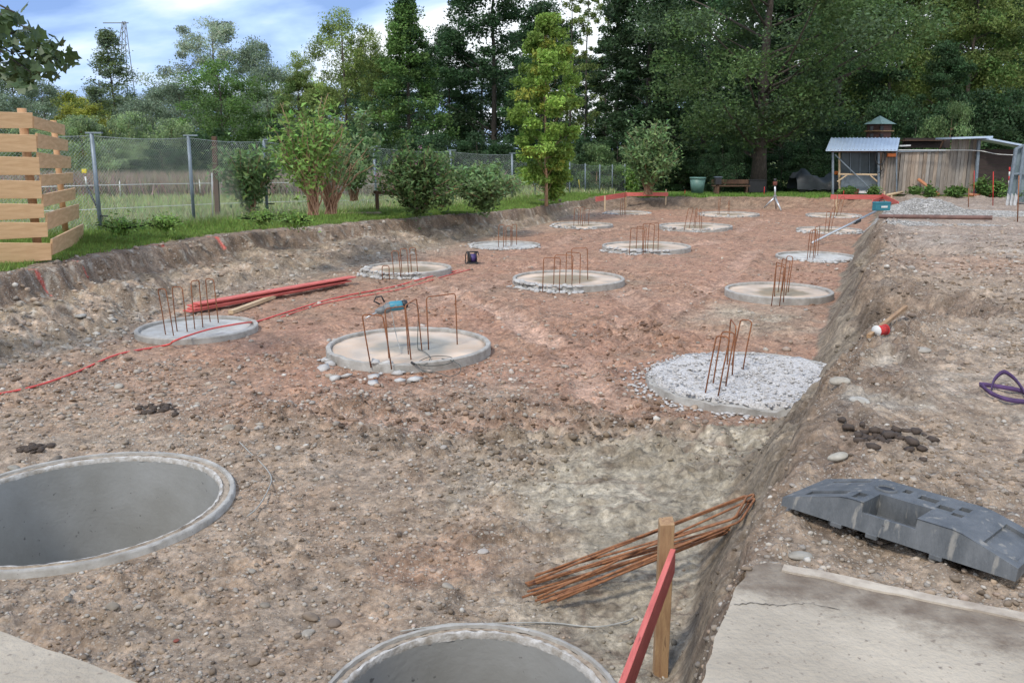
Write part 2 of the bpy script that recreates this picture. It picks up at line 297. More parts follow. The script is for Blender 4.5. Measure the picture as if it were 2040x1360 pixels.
# ---------------------------------------------------------------- materials
def mat(name, c1, c2=None, sc=6, rough=.8, bump=0, bsc=40, metal=0, stretch=None, attr=False, spots=None, spec=.5, trans=0, det=5, world=False, lo=.35, hi=.65, bdist=.01):
    m = bpy.data.materials.new(name); m.use_nodes = True; nt = m.node_tree; N = nt.nodes; L = nt.links
    b = N['Principled BSDF']; b.inputs['Roughness'].default_value = rough; b.inputs['Metallic'].default_value = metal; b.inputs['Specular IOR Level'].default_value = spec
    if world: co = N.new('ShaderNodeNewGeometry').outputs['Position']
    else: co = N.new('ShaderNodeTexCoord').outputs['Object']
    if stretch:
        mp = N.new('ShaderNodeMapping'); mp.inputs['Scale'].default_value = stretch; L.new(co, mp.inputs[0]); co2 = mp.outputs[0]
    else: co2 = co
    nz = N.new('ShaderNodeTexNoise'); nz.inputs['Scale'].default_value = sc; nz.inputs['Detail'].default_value = det; nz.inputs['Roughness'].default_value = .6; L.new(co2, nz.inputs['Vector'])
    rp = N.new('ShaderNodeValToRGB'); rp.color_ramp.elements[0].position = lo; rp.color_ramp.elements[1].position = hi
    c2 = c2 or tuple(x * .75 for x in c1)
    rp.color_ramp.elements[0].color = (*c2, 1); rp.color_ramp.elements[1].color = (*c1, 1); L.new(nz.outputs[0], rp.inputs[0]); colo = rp.outputs[0]
    if attr:
        at = N.new('ShaderNodeAttribute'); at.attribute_name = 'Col'; mm = N.new('ShaderNodeMixRGB'); mm.blend_type = 'MULTIPLY'; mm.inputs[0].default_value = 1
        L.new(at.outputs['Color'], mm.inputs[1]); L.new(colo, mm.inputs[2]); colo = mm.outputs[0]
    if spots:
        n2 = N.new('ShaderNodeTexNoise'); n2.inputs['Scale'].default_value = spots[1]; n2.inputs['Detail'].default_value = 6; L.new(co2, n2.inputs['Vector'])
        r2 = N.new('ShaderNodeValToRGB'); r2.color_ramp.elements[0].position = spots[2]; r2.color_ramp.elements[1].position = spots[2] + .08
        L.new(n2.outputs[0], r2.inputs[0]); m2 = N.new('ShaderNodeMixRGB'); L.new(r2.outputs[0], m2.inputs[0]); L.new(colo, m2.inputs[1]); m2.inputs[2].default_value = (*spots[0], 1); colo = m2.outputs[0]
    L.new(colo, b.inputs['Base Color'])
    if bump:
        n3 = N.new('ShaderNodeTexNoise'); n3.inputs['Scale'].default_value = bsc; n3.inputs['Detail'].default_value = 5; L.new(co2, n3.inputs['Vector'])
        bp = N.new('ShaderNodeBump'); bp.inputs['Strength'].default_value = bump; bp.inputs['Distance'].default_value = bdist; L.new(n3.outputs[0], bp.inputs['Height']); L.new(bp.outputs[0], b.inputs['Normal'])
    if trans:
        o_ = N['Material Output']; tr = N.new('ShaderNodeBsdfTranslucent'); L.new(colo, tr.inputs[0]); ms = N.new('ShaderNodeMixShader'); ms.inputs[0].default_value = trans
        L.new(b.outputs[0], ms.inputs[1]); L.new(tr.outputs[0], ms.inputs[2]); L.new(ms.outputs[0], o_.inputs[0])
    return m
def ground_material():
    m = bpy.data.materials.new('soil'); m.use_nodes = True; nt = m.node_tree; N = nt.nodes; L = nt.links; b = N['Principled BSDF']
    b.inputs['Roughness'].default_value = .88; b.inputs['Specular IOR Level'].default_value = .3
    pos = N.new('ShaderNodeNewGeometry').outputs['Position']; at = N.new('ShaderNodeAttribute'); at.attribute_name = 'Col'
    def noise(s, d=5, r=.6):
        n = N.new('ShaderNodeTexNoise'); n.inputs['Scale'].default_value = s; n.inputs['Detail'].default_value = d; n.inputs['Roughness'].default_value = r; L.new(pos, n.inputs['Vector']); return n
    def ramp(i, st):
        r = N.new('ShaderNodeValToRGB'); r.color_ramp.elements[0].position = st[0][0]; r.color_ramp.elements[0].color = (*[st[0][1]] * 3, 1)
        r.color_ramp.elements[1].position = st[1][0]; r.color_ramp.elements[1].color = (*[st[1][1]] * 3, 1); L.new(i, r.inputs[0]); return r
    def mixc(t, f, a, bb):
        x = N.new('ShaderNodeMixRGB'); x.blend_type = t
        for i, q in enumerate((f, a, bb)):
            if isinstance(q, (int, float)): x.inputs[i].default_value = q
            elif isinstance(q, tuple): x.inputs[i].default_value = (*q, 1)
            else: L.new(q, x.inputs[i])
        return x.outputs[0]
    na = noise(26, 6, .7); c = mixc('MULTIPLY', 1, at.outputs['Color'], ramp(na.outputs[0], ((.3, .55), (.7, 1.45))).outputs[0])
    # small stones: voronoi cells, a part of them lighter or greyer
    hs = None; cc = c
    for sc, th in ((38, .62), (80, .55), (17, .82)):
        v = N.new('ShaderNodeTexVoronoi'); v.inputs['Scale'].default_value = sc; v.inputs['Randomness'].default_value = 1; L.new(pos, v.inputs['Vector'])
        sp = N.new('ShaderNodeSeparateColor'); L.new(v.outputs['Color'], sp.inputs[0])
        pick = ramp(sp.outputs[0], ((th, 0), (th + .02, 1))); core = ramp(v.outputs['Distance'], ((.25, 1), (.42, 0)))
        mk = mixc('MULTIPLY', 1, pick.outputs[0], core.outputs[0])
        rr = N.new('ShaderNodeValToRGB'); rr.color_ramp.elements[0].color = (.22, .185, .15, 1); rr.color_ramp.elements[1].color = (.60, .55, .48, 1); L.new(sp.outputs[1], rr.inputs[0])
        sc_ = N.new('ShaderNodeMath'); sc_.operation = 'MULTIPLY'; sc_.inputs[1].default_value = .75; L.new(mk, sc_.inputs[0]); sa_ = N.new('ShaderNodeMath'); sa_.operation = 'MULTIPLY'; L.new(sc_.outputs[0], sa_.inputs[0]); L.new(at.outputs['Alpha'], sa_.inputs[1]); sc_ = sa_; mka = N.new('ShaderNodeMath'); mka.operation = 'MULTIPLY'; L.new(mk, mka.inputs[0]); L.new(at.outputs['Alpha'], mka.inputs[1]); mk = mka.outputs[0]
        cc = mixc('MIX', sc_.outputs[0], cc, rr.outputs[0])
        hh = N.new('ShaderNodeMath'); hh.operation = 'MULTIPLY'; hh.inputs[1].default_value = 18 / sc; L.new(mk, hh.inputs[0])
        if hs is None: hs = hh
        else:
            a2 = N.new('ShaderNodeMath'); L.new(hs.outputs[0], a2.inputs[0]); L.new(hh.outputs[0], a2.inputs[1]); hs = a2
    # grass areas (greener than red) carry no stones
    sp = N.new('ShaderNodeSeparateColor'); L.new(at.outputs['Color'], sp.inputs[0])
    sb = N.new('ShaderNodeMath'); sb.operation = 'GREATER_THAN'; L.new(sp.outputs[1], sb.inputs[0]); L.new(sp.outputs[0], sb.inputs[1])
    cc = mixc('MIX', sb.outputs[0], cc, c)
    L.new(cc, b.inputs['Base Color'])
    nb = noise(60, 6, .7); a3 = N.new('ShaderNodeMath'); L.new(nb.outputs[0], a3.inputs[0]); L.new(hs.outputs[0], a3.inputs[1])
    nc = noise(17, 4, .6); a4 = N.new('ShaderNodeMath'); a4.operation = 'MULTIPLY_ADD'; a4.inputs[1].default_value = 1.8; L.new(nc.outputs[0], a4.inputs[0]); L.new(a3.outputs[0], a4.inputs[2])
    bp = N.new('ShaderNodeBump'); bp.inputs['Strength'].default_value = .9; bp.inputs['Distance'].default_value = .014; L.new(a4.outputs[0], bp.inputs['Height']); L.new(bp.outputs[0], b.inputs['Normal'])
    return m
M = {}
M['soil'] = ground_material()
M['conc'] = mat('concrete_ring', (.42, .41, .385), (.28, .265, .24), 8, .85, .3, 60, spots=((.2, .19, .18), 40, .66))
M['concin'] = mat('concrete_smooth', (.37, .375, .37), (.29, .29, .275), 1.6, .7, .25, 30, spots=((.13, .13, .13), 22, .67))
M['concw'] = mat('concrete_pale_edge', (.54, .53, .51), (.30, .27, .23), 18, .9, .5, 70)
M['fill'] = mat('concrete_fill', (1, .86, .72), (.84, .81, .76), 3.3, .9, .6, 60, world=True, attr=True)
M['fillgrey'] = mat('concrete_fill_grey', (1, 1, .98), (.8, .77, .72), 5, .9, .8, 50, world=True, attr=True)
M['fillrough'] = mat('concrete_rough', (.62, .61, .60), (.42, .40, .38), 30, .95, 1, 34, world=True, bdist=.03)
M['chip'] = mat('concrete_chips', (.52, .515, .50), (.36, .35, .34), 4, .9, .4, 40)
M['rust'] = mat('rusty_steel', (.33, .13, .05), (.16, .06, .03), 30, .75, .4, 150)
M['rustb'] = mat('rusty_steel_bright', (.36, .16, .07), (.18, .075, .035), 22, .7, .5, 150, spots=((.12, .05, .03), 30, .6))
M['rustpipe'] = mat('rusty_pipe', (.20, .115, .095), (.12, .07, .06), 6, .8, .3, 60)
M['redboard'] = mat('red_painted_board', (.66, .165, .14), (.50, .11, .095), 4, .7, .4, 60, stretch=(6, 6, 1), spots=((.34, .07, .06), 10, .64))
M['redboardend'] = mat('pink_board_top', (.72, .22, .19), (.6, .15, .13), 5, .65)
M['wood'] = mat('fresh_board', (.66, .44, .25), (.52, .32, .165), 2.2, .65, .25, 30, stretch=(1, 1, 9), spots=((.40, .22, .11), 1.7, .68))
M['woodpost'] = mat('fresh_post', (.52, .30, .155), (.40, .22, .11), 4, .7, .3, 40, stretch=(6, 6, 1))
M['stake'] = mat('stake_wood', (.42, .27, .14), (.26, .15, .08), 5, .75, .4, 40, stretch=(7, 7, 1), spots=((.14, .08, .05), 5, .62))
M['palewood'] = mat('pale_timber', (.60, .46, .30), (.45, .33, .2), 6, .7, .2, 50)
M['oldwood'] = mat('weathered_post', (.14, .075, .045), (.07, .04, .025), 6, .85, .5, 30, stretch=(6, 6, 1))
M['greyplank'] = mat('weathered_planks', (.33, .285, .24), (.21, .18, .15), 3, .85, .5, 30, stretch=(6, 6, .8), attr=True, spots=((.36, .34, .32), 2.5, .66))
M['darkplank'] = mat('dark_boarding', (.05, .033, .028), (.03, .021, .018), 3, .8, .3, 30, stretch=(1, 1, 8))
M['galv'] = mat('galvanised_steel', (.24, .285, .33), (.17, .21, .24), 7, .5, .1, 60, metal=.35)
M['wire'] = mat('fence_wire', (.50, .54, .54), (.40, .44, .44), 3, .6, metal=.3)
M['roofmetal'] = mat('sheet_metal_roof', (.52, .62, .74), (.44, .53, .65), 1.2, .4, .1, 20, metal=.3)
M['roofgreen'] = mat('green_roof', (.27, .39, .35), (.2, .3, .27), 2, .6)
M['plastic'] = mat('black_plastic', (.125, .132, .138), (.075, .082, .088), 9, .55, .35, 90, spots=((.22, .21, .19), 16, .60), stretch=(1.6, 1, .45))
M['black'] = mat('black', (.025, .025, .028), (.015, .015, .016), 5, .5)
M['bin'] = mat('green_barrel', (.10, .20, .17), (.08, .165, .14), 3, .5)
M['blue'] = mat('hammer_blue', (.05, .25, .34), (.035, .19, .27), 8, .45, .1, 40, spots=((.22, .25, .25), 15, .62))
M['toolgrey'] = mat('tool_grey', (.22, .23, .235), (.13, .14, .145), 12, .55, .2, 60)
M['steel'] = mat('bright_steel', (.6, .62, .63), (.45, .47, .49), 8, .35, metal=.6)
M['groove'] = mat('dirty_groove', (.40, .34, .27), (.24, .19, .145), 22, .95, .6, 60)
M['cable'] = mat('dark_cable', (.09, .10, .09), (.06, .065, .06), 8, .6)
M['greycable'] = mat('grey_wire_rod', (.40, .41, .39), (.28, .28, .26), 12, .6)
M['redcable'] = mat('red_cable', (.72, .10, .085), (.55, .08, .07), 8, .5)
M['purple'] = mat('purple_webbing', (.10, .05, .15), (.055, .03, .09), 14, .8, .4, 200)
M['teal'] = mat('teal_case', (.03, .20, .25), (.02, .15, .2), 5, .5)
M['white'] = mat('white_plastic', (.72, .72, .70), (.6, .6, .58), 6, .5)
M['yellow'] = mat('yellow_plastic', (.75, .6, .04), (.62, .48, .03), 6, .5)
M['orange'] = mat('orange_plastic', (.65, .17, .03), (.5, .12, .02), 6, .55)
M['orangepipe'] = mat('orange_pipe', (.50, .22, .11), (.4, .16, .08), 6, .55)
M['twine'] = mat('red_twine', (.62, .05, .045), (.42, .03, .03), 60, .9, .8, 200)
M['pink'] = mat('pink_marker', (.70, .08, .20), (.5, .05, .14), 6, .6)
M['gravel'] = mat('pale_gravel', (1, 1, 1), (.75, .75, .76), 12, .9, .3, 60, attr=True)
M['stone'] = mat('pebble_surface', (1, 1, .98), (.66, .64, .60), 14, .8, .35, 60, attr=True, world=True)
M['glass'] = mat('murky_pane', (.07, .09, .10), (.045, .06, .065), 2, .25)
M['bark'] = mat('bark', (.125, .10, .08), (.06, .048, .038), 5, .9, .8, 18, stretch=(3, 3, .7), bdist=.04)
M['barkdark'] = mat('dark_bark', (.07, .06, .05), (.035, .03, .025), 5, .9, .8, 18, stretch=(3, 3, .7))
M['birch'] = mat('birch_bark', (.62, .60, .56), (.40, .38, .35), 5, .8, .2, 20, spots=((.05, .05, .05), 3, .62), stretch=(1, 1, 4))
M['twig'] = mat('tan_stems', (.42, .27, .17), (.30, .18, .11), 5, .8)
M['leaf'] = mat('leaves', (1.15, 1.15, 1.1), (.8, .8, .8), 3, .55, attr=True, trans=.3, spec=.2)
M['grass'] = mat('grass_blades', (1.1, 1.1, 1.1), (.75, .75, .75), 2, .6, attr=True, trans=.25, spec=.25)
# ---------------------------------------------------------------- ground sheet
def build_ground():
    nr, nc = 1060, 640
    ys = np.concatenate([np.linspace(-6, 2.2, 30, endpoint=False), 2.2 * (46 / 2.2) ** np.linspace(0, 1, nr - 30)])
    u = np.linspace(-1, 1, nc)
    half = (np.maximum(ys, 2.2) * .66 + 1.4)
    u2 = u
    X = u2[None, :] * half[:, None]; Y = np.repeat(ys[:, None], nc, 1)
    Z = terrain(X, Y); 
    # under the slab keep the soil below its top
    s = inpoly(X, Y, SLAB); Z = np.where(s, np.minimum(Z, .98), Z); Z = np.where((Y < 2.2) & ~s, 1.0, Z); Z = np.where((Y < 2.12), .95, Z)
    C = ground_color(X, Y, True)
    V = np.stack([X, Y, Z], -1).reshape(-1, 3)
    idx = np.arange(nr * nc).reshape(nr, nc); q = np.stack([idx[:-1, :-1], idx[:-1, 1:], idx[1:, 1:], idx[1:, :-1]], -1).reshape(-1, 4)
    hole = np.zeros(len(V), bool)
    for c in OPEN.values(): hole |= np.hypot(V[:, 0] - c[0], V[:, 1] - c[1]) < c[2] / 2 - .05
    q = q[~hole[q].all(1)]
    o = link('ground', np_mesh('ground', V, q, C.reshape(-1, 4)), M['soil']); tag(o, kind='structure')
    # outer ground to the horizon, joined to the rim of the sheet
    ex = itpx = None
    a_ = [(-900, -300), (900, -300), (900, 1500), (-900, 1500)]
    def strip(x0, x1, y0, y1, n, m_):
        xs = np.linspace(x0, x1, n); yy = np.linspace(y0, y1, m_); XX, YY = np.meshgrid(xs, yy); ZZ = zup(YY) - .03 + fbm(XX, YY, .1, 3, 80) * .08
        cc = np.ones(XX.shape + (3,)) * C3(.25, .31, .12); cc = cc * (1 + fbm(XX, YY, .08, 4, 81)[..., None] * .35)
        ii = np.arange(XX.size).reshape(XX.shape); qq = np.stack([ii[:-1, :-1], ii[:-1, 1:], ii[1:, 1:], ii[1:, :-1]], -1).reshape(-1, 4)
        return np_mesh('meadow_ground', np.stack([XX, YY, ZZ], -1).reshape(-1, 3), qq, cc.reshape(-1, 3))
    for k, b in enumerate(((-700, 700, 45.5, 1200, 160, 160), )):
        tag(link('meadow_ground', strip(*b), M['soil']), kind='structure')
    for sgn in (-1, 1):
        yy = np.linspace(-6, 46, 120); e0 = np.maximum(yy, 2.2) * .66 + 1.4 - .1; T = np.linspace(0, 1, 30) ** 2
        XX = sgn * (e0[:, None] + T[None, :] * 500); YY = np.repeat(yy[:, None], 30, 1)
        ZZ = np.where(sgn < 0, np.where(YY < 13.5, terrain(XX, YY, False), zup(YY)), zup(YY)) - .02
        cc = np.ones(XX.shape + (3,)) * (C3(.25, .31, .12) if sgn < 0 else C3(.22, .19, .14))
        ii = np.arange(XX.size).reshape(XX.shape); qq = np.stack([ii[:-1, :-1], ii[:-1, 1:], ii[1:, 1:], ii[1:, :-1]], -1).reshape(-1, 4)
        tag(link('outer_ground', np_mesh('outer_ground', np.stack([XX, YY, ZZ], -1).reshape(-1, 3), qq, cc.reshape(-1, 3)), M['soil']), kind='structure')
def inpoly(X, Y, poly):
    r = np.zeros(np.shape(X), bool); n = len(poly)
    for i in range(n):
        x1, y1 = poly[i]; x2, y2 = poly[(i + 1) % n]
        if y1 == y2: continue
        r ^= ((y1 > Y) != (y2 > Y)) & (X < (x2 - x1) * (Y - y1) / (y2 - y1) + x1)
    return r
build_ground()
# concrete slab the viewer stands on
def build_slab():
    m = mat('slab_concrete', (.46, .405, .325), (.31, .27, .215), 2.6, .9, .9, 45, spots=((.22, .185, .15), 40, .62), world=True, lo=.3, hi=.7)
    nt = m.node_tree; N = nt.nodes; L = nt.links; b = N['Principled BSDF']; src = b.inputs['Base Color'].links[0].from_socket
    pos = N.new('ShaderNodeNewGeometry').outputs['Position']
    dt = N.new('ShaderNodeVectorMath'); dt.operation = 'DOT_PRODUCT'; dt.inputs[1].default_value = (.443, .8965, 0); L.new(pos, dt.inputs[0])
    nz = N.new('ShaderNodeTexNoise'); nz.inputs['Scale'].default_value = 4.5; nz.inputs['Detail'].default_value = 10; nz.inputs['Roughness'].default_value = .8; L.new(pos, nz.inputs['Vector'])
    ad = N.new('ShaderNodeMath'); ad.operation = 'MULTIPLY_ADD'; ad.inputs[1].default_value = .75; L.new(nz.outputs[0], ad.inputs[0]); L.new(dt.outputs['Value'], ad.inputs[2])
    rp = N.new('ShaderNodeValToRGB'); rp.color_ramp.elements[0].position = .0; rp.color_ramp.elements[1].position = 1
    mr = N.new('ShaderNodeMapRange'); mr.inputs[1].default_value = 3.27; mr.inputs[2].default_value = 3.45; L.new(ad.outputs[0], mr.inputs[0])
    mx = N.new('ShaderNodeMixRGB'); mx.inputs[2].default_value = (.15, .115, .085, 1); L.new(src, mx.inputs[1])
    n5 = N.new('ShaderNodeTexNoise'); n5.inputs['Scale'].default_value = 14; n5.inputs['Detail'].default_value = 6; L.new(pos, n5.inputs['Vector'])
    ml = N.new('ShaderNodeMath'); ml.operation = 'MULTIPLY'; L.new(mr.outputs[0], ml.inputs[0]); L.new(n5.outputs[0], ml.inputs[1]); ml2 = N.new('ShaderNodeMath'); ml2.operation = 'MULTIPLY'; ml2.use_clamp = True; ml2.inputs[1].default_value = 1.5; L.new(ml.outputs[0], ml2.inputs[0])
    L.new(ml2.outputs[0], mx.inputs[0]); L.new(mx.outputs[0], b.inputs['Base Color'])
    # dense outline with chipped edge
    pts = []
    for i, (x, y) in enumerate(SLAB):
        x2, y2 = SLAB[(i + 1) % len(SLAB)]; l = math.hypot(x2 - x, y2 - y); n = max(1, int(l / .035)) if i < 9 else 4
        for k in range(n):
            t = k / n; j = .012 if i < 9 else 0
            if 3 <= i <= 5: j = .022
            xx_, yy_ = x + (x2 - x) * t, y + (y2 - y) * t; j_ = (.0 if i >= 9 else (.035 if 3 <= i <= 5 else .012)); pts.append((xx_ + float(fbm(xx_, yy_, 5, 4, 300)) * j_, yy_ + float(fbm(xx_, yy_, 5, 4, 301)) * j_))
    n = len(pts); mb = MB()
    V = [(x, y, 1.052) for x, y in pts] + [(x, y, .90) for x, y in pts]
    mb.add(V, [tuple(range(n - 1, -1, -1))] + [(i, (i + 1) % n, n + (i + 1) % n, n + i) for i in range(n)])
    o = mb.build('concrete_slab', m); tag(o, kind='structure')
    # wall of earth below the slab
    e = MB(); V = [(x, y + 0 * .02, .905) for x, y in SLAB] + [(x, y, -.4) for x, y in SLAB]; n = len(SLAB)
    W = [(x * .985, y - .05, z) for x, y, z in V]
    col = np.ones((len(W), 3)) * C3(.12, .09, .065)
    e.add(W, [(i, (i + 1) % n, n + (i + 1) % n, n + i) for i in range(n)]); me = e.mesh('cut_earth')
    at = me.color_attributes.new('Col', 'FLOAT_COLOR', 'POINT'); at.data.foreach_set('color', np.c_[col, np.ones(len(W))].astype(np.float32).ravel())
    tag(link('cut_earth', me, M['soil']), kind='structure')
    # pale kerb strip at the slab's back edge
    k = MB(); A0 = G(1560, 1128, 1.06); B0 = G(2100, 1238, 1.06); d = (B0 - A0).normalized(); nn = Vector((-d.y, d.x, 0))
    st = []
    for i in range(41):
        p = A0 + (B0 - A0) * i / 40 + nn * random.gauss(0, .001); st.append((p + nn * (.026 + .012 * float(fbm(p.x, p.y, 6, 3, 310))), p - nn * (.028 + .02 * float(fbm(p.x, p.y, 5, 3, 311)))))
    V = [];
    for p, q in st: V += [(p.x, p.y, 1.060), (q.x, q.y, 1.060), (p.x, p.y, 1.03), (q.x, q.y, 1.03)]
    Fs = []
    for i in range(40):
        b_ = i * 4; Fs += [(b_, b_ + 1, b_ + 5, b_ + 4), (b_, b_ + 4, b_ + 6, b_ + 2), (b_ + 1, b_ + 3, b_ + 7, b_ + 5)]
    k.add(V, Fs); tag(k.build('kerb_strip', mat('kerb_concrete', (.50, .44, .36), (.30, .25, .2), 9, .9, .4, 50, world=True)), kind='structure')
build_slab()
def crack(px_list, nm):
    V = []; Fs = []
    pts = [G(*p, 1.0545) for p in px_list]; q = []
    for a_, b_ in zip(pts[:-1], pts[1:]):
        for k in range(8): q.append(a_.lerp(b_, k / 8) + Vector((random.gauss(0, .002), random.gauss(0, .003), 0)))
    for i, p in enumerate(q):
        w_ = random.uniform(.0006, .0028); V += [p + Vector((0, w_, 0)), p - Vector((0, w_, 0))]
        if i: Fs.append((2 * i - 2, 2 * i - 1, 2 * i + 1, 2 * i))
    o = MB().add(V, Fs).build('slab_crack', mat('crack_dark', (.06, .05, .04), None, 5, .9)); tag(o, kind='structure')
crack([(1462, 1203), (1500, 1200), (1555, 1205), (1610, 1200), (1680, 1215)], 'a')
# ---------------------------------------------------------------- foundations
def xyz(c, z): return (c[0], c[1], z)
LBL = {
 'A1': 'grey concrete round foundation beside the stacked red boards, red cable lying across it',
 'A2': 'pale round foundation with grey rubble at its rim, left of the cable reel',
 'A3': 'flat pale round foundation at the foot of the left bank, behind the cable reel',
 'A4': 'small round foundation with a chipped pale rim near the far left pit corner',
 'A5': 'farthest left pale foundation in front of the left red batter board',
 'B1': 'large round foundation carrying the blue breaker hammer on its rusty stirrups',
 'B2': 'round foundation with raised rim and crumbled grey front edge, next behind the hammer one',
 'B3': 'round foundation with broken grey front edge, third in the middle row',
 'B4': 'round foundation with thin pale rim, fourth in the middle row',
 'B5': 'farthest middle-row foundation, in front of the tripod on its left',
 'C1': 'rough white rubble-topped foundation partly under the right bank',
 'C2': 'smooth grey round foundation with clean rim and narrow stirrups, right row',
 'C3': 'pale round foundation by the right bank, below the lower end of the aluminium pole',
 'C4': 'low round foundation ring behind the aluminium pole, right row',
 'C5': 'farthest right foundation in front of the right red batter board'}
FILLM = {'A1': 'fillgrey', 'C1': 'fillrough', 'C3': 'fillgrey', 'A3': 'fillgrey'}
ST = {  # stirrups: foot, foot, height of the top bar in the photo, sideways lean
 'B1': [((739, 726), (780, 729), 627, -.09), ((775, 710), (814, 703), 612, -.04), ((819, 714), (851, 688), 601, -.06), ((854, 694), (911, 684), 588, -.03)],
 'B2': [((1081, 578), (1114, 579), 513, 0), ((1103, 570), (1139, 571), 508, .02), ((1127, 561), (1155, 564), 503, 0), ((1140, 557), (1171, 556), 494, 0)],
 'B3': [((1254, 504), (1281, 505), 455, 0), ((1267, 497), (1289, 502), 452, 0), ((1280, 499), (1311, 497), 445, 0), ((1290, 495), (1301, 497), 447, 0)],
 'B4': [((1363, 457), (1384, 452), 415, .1), ((1382, 450), (1389, 458), 415, .05), ((1395, 458), (1405, 450), 417, -.05)],
 'B5': [((1430, 428), (1437, 424), 396, 0), ((1450, 427), (1456, 423), 400, 0)],
 'C1': [((1403, 789), (1429, 793), 669, .09), ((1419, 769), (1441, 771), 661, .08), ((1448, 735), (1458, 754), 643, .02), ((1456, 735), (1470, 737), 637, .06)],
 'C2': [((1537, 605), (1551, 605), 530, .03), ((1543, 588), (1561, 597), 525, .0), ((1550, 580), (1565, 588), 518, .03), ((1558, 578), (1570, 580), 511, .05)],
 'C3': [((1608, 517), (1617, 517), 459, .02), ((1613, 512), (1623, 513), 458, .02), ((1620, 510), (1629, 507), 451, 0)],
 'C4': [((1643, 463), (1651, 463), 422, .0), ((1649, 460), (1657, 457), 413, .1)],
 'C5': [((1661, 431), (1668, 429), 388, 0), ((1667, 428), (1674, 428), 392, .1)],
 'A1': [((330, 665), (342, 666), 575, -.02), ((353, 658), (373, 659), 571, -.02), ((388, 654), (404, 650), 559, -.02), ((419, 639), (435, 641), 556, -.03)],
 'A2': [((762, 554), (771, 554), 529, 0), ((785, 548), (795, 548), 500, -.03), ((801, 545), (812, 545), 495, -.02), ((820, 540), (832, 540), 493, -.02)],
 'A3': [((993, 491), (1003, 491), 448, 0), ((1008, 489), (1016, 489), 450, 0), ((1020, 487), (1029, 487), 447, 0)],
 'A4': [((1143, 449), (1152, 447), 414, 0), ((1156, 446), (1165, 445), 413, 0), ((1160, 450), (1172, 448), 416, 0)],
 'A5': [((1244, 429), (1247, 427), 383, 0), ((1236, 428), (1240, 427), 396, 0)]}
BROKEN = {'B1': (200, 285, 8), 'B2': (195, 280, 80), 'B3': (195, 295, 70), 'B4': (200, 300, 14), 'B5': (180, 300, 10), 'A2': (170, 300, 50), 'A3': (150, 330, 25), 'A4': (150, 290, 35), 'A5': (180, 340, 20), 'C1': (90, 330, 170), 'C3': (200, 330, 25), 'C4': (190, 330, 25), 'C5': (190, 330, 12)}
def rock_mesh(n, centres, sizes, flat=1.0, cols=None, jag=.25, rng=RNG, box=False):
    t = (1 + 5 ** .5) / 2
    iv = np.array([(-1, t, 0), (1, t, 0), (-1, -t, 0), (1, -t, 0), (0, -1, t), (0, 1, t), (0, -1, -t), (0, 1, -t), (t, 0, -1), (t, 0, 1), (-t, 0, -1), (-t, 0, 1)]) / math.sqrt(1 + t * t)
    fi = np.array([(0, 11, 5), (0, 5, 1), (0, 1, 7), (0, 7, 10), (0, 10, 11), (1, 5, 9), (5, 11, 4), (11, 10, 2), (10, 7, 6), (7, 1, 8), (3, 9, 4), (3, 4, 2), (3, 2, 6), (3, 6, 8), (3, 8, 9), (4, 9, 5), (2, 4, 11), (6, 2, 10), (8, 6, 7), (9, 8, 1)])
    centres = np.asarray(centres); sizes = np.asarray(sizes)
    V = np.repeat(iv[None], n, 0) * (1 + rng.uniform(-jag, jag, (n, 12, 1)))
    ax = np.stack([rng.uniform(.7, 1.35, n), rng.uniform(.7, 1.1, n), rng.uniform(.45, .85, n) * flat], -1); V *= ax[:, None, :] * sizes[:, None, None]
    a = rng.uniform(0, 6.28, n); b = rng.normal(0, .25, n)
    ca, sa, cb, sb = np.cos(a), np.sin(a), np.cos(b), np.sin(b)
    x, y, z = V[..., 0], V[..., 1], V[..., 2]
    y, z = y * cb[:, None] - z * sb[:, None], y * sb[:, None] + z * cb[:, None]
    x, y = x * ca[:, None] - y * sa[:, None], x * sa[:, None] + y * ca[:, None]
    V = np.stack([x, y, z], -1) + centres[:, None, :]
    Fi = (fi[None] + (np.arange(n) * 12)[:, None, None]).reshape(-1, 3)
    c = None if cols is None else np.repeat(cols[:, None, :], 12, 1).reshape(-1, 3)
    return V.reshape(-1, 3), Fi, c
def stone_cols(n, rng=RNG, base=None):
    pal = 1.15 * np.array([(.36, .33, .29), (.42, .39, .35), (.30, .28, .26), (.47, .43, .38), (.38, .30, .25), (.50, .48, .45), (.26, .235, .21), (.40, .31, .24)])
    return pal[rng.integers(0, len(pal), n)] * rng.uniform(.75, 1.15, (n, 1))
foundations = {}
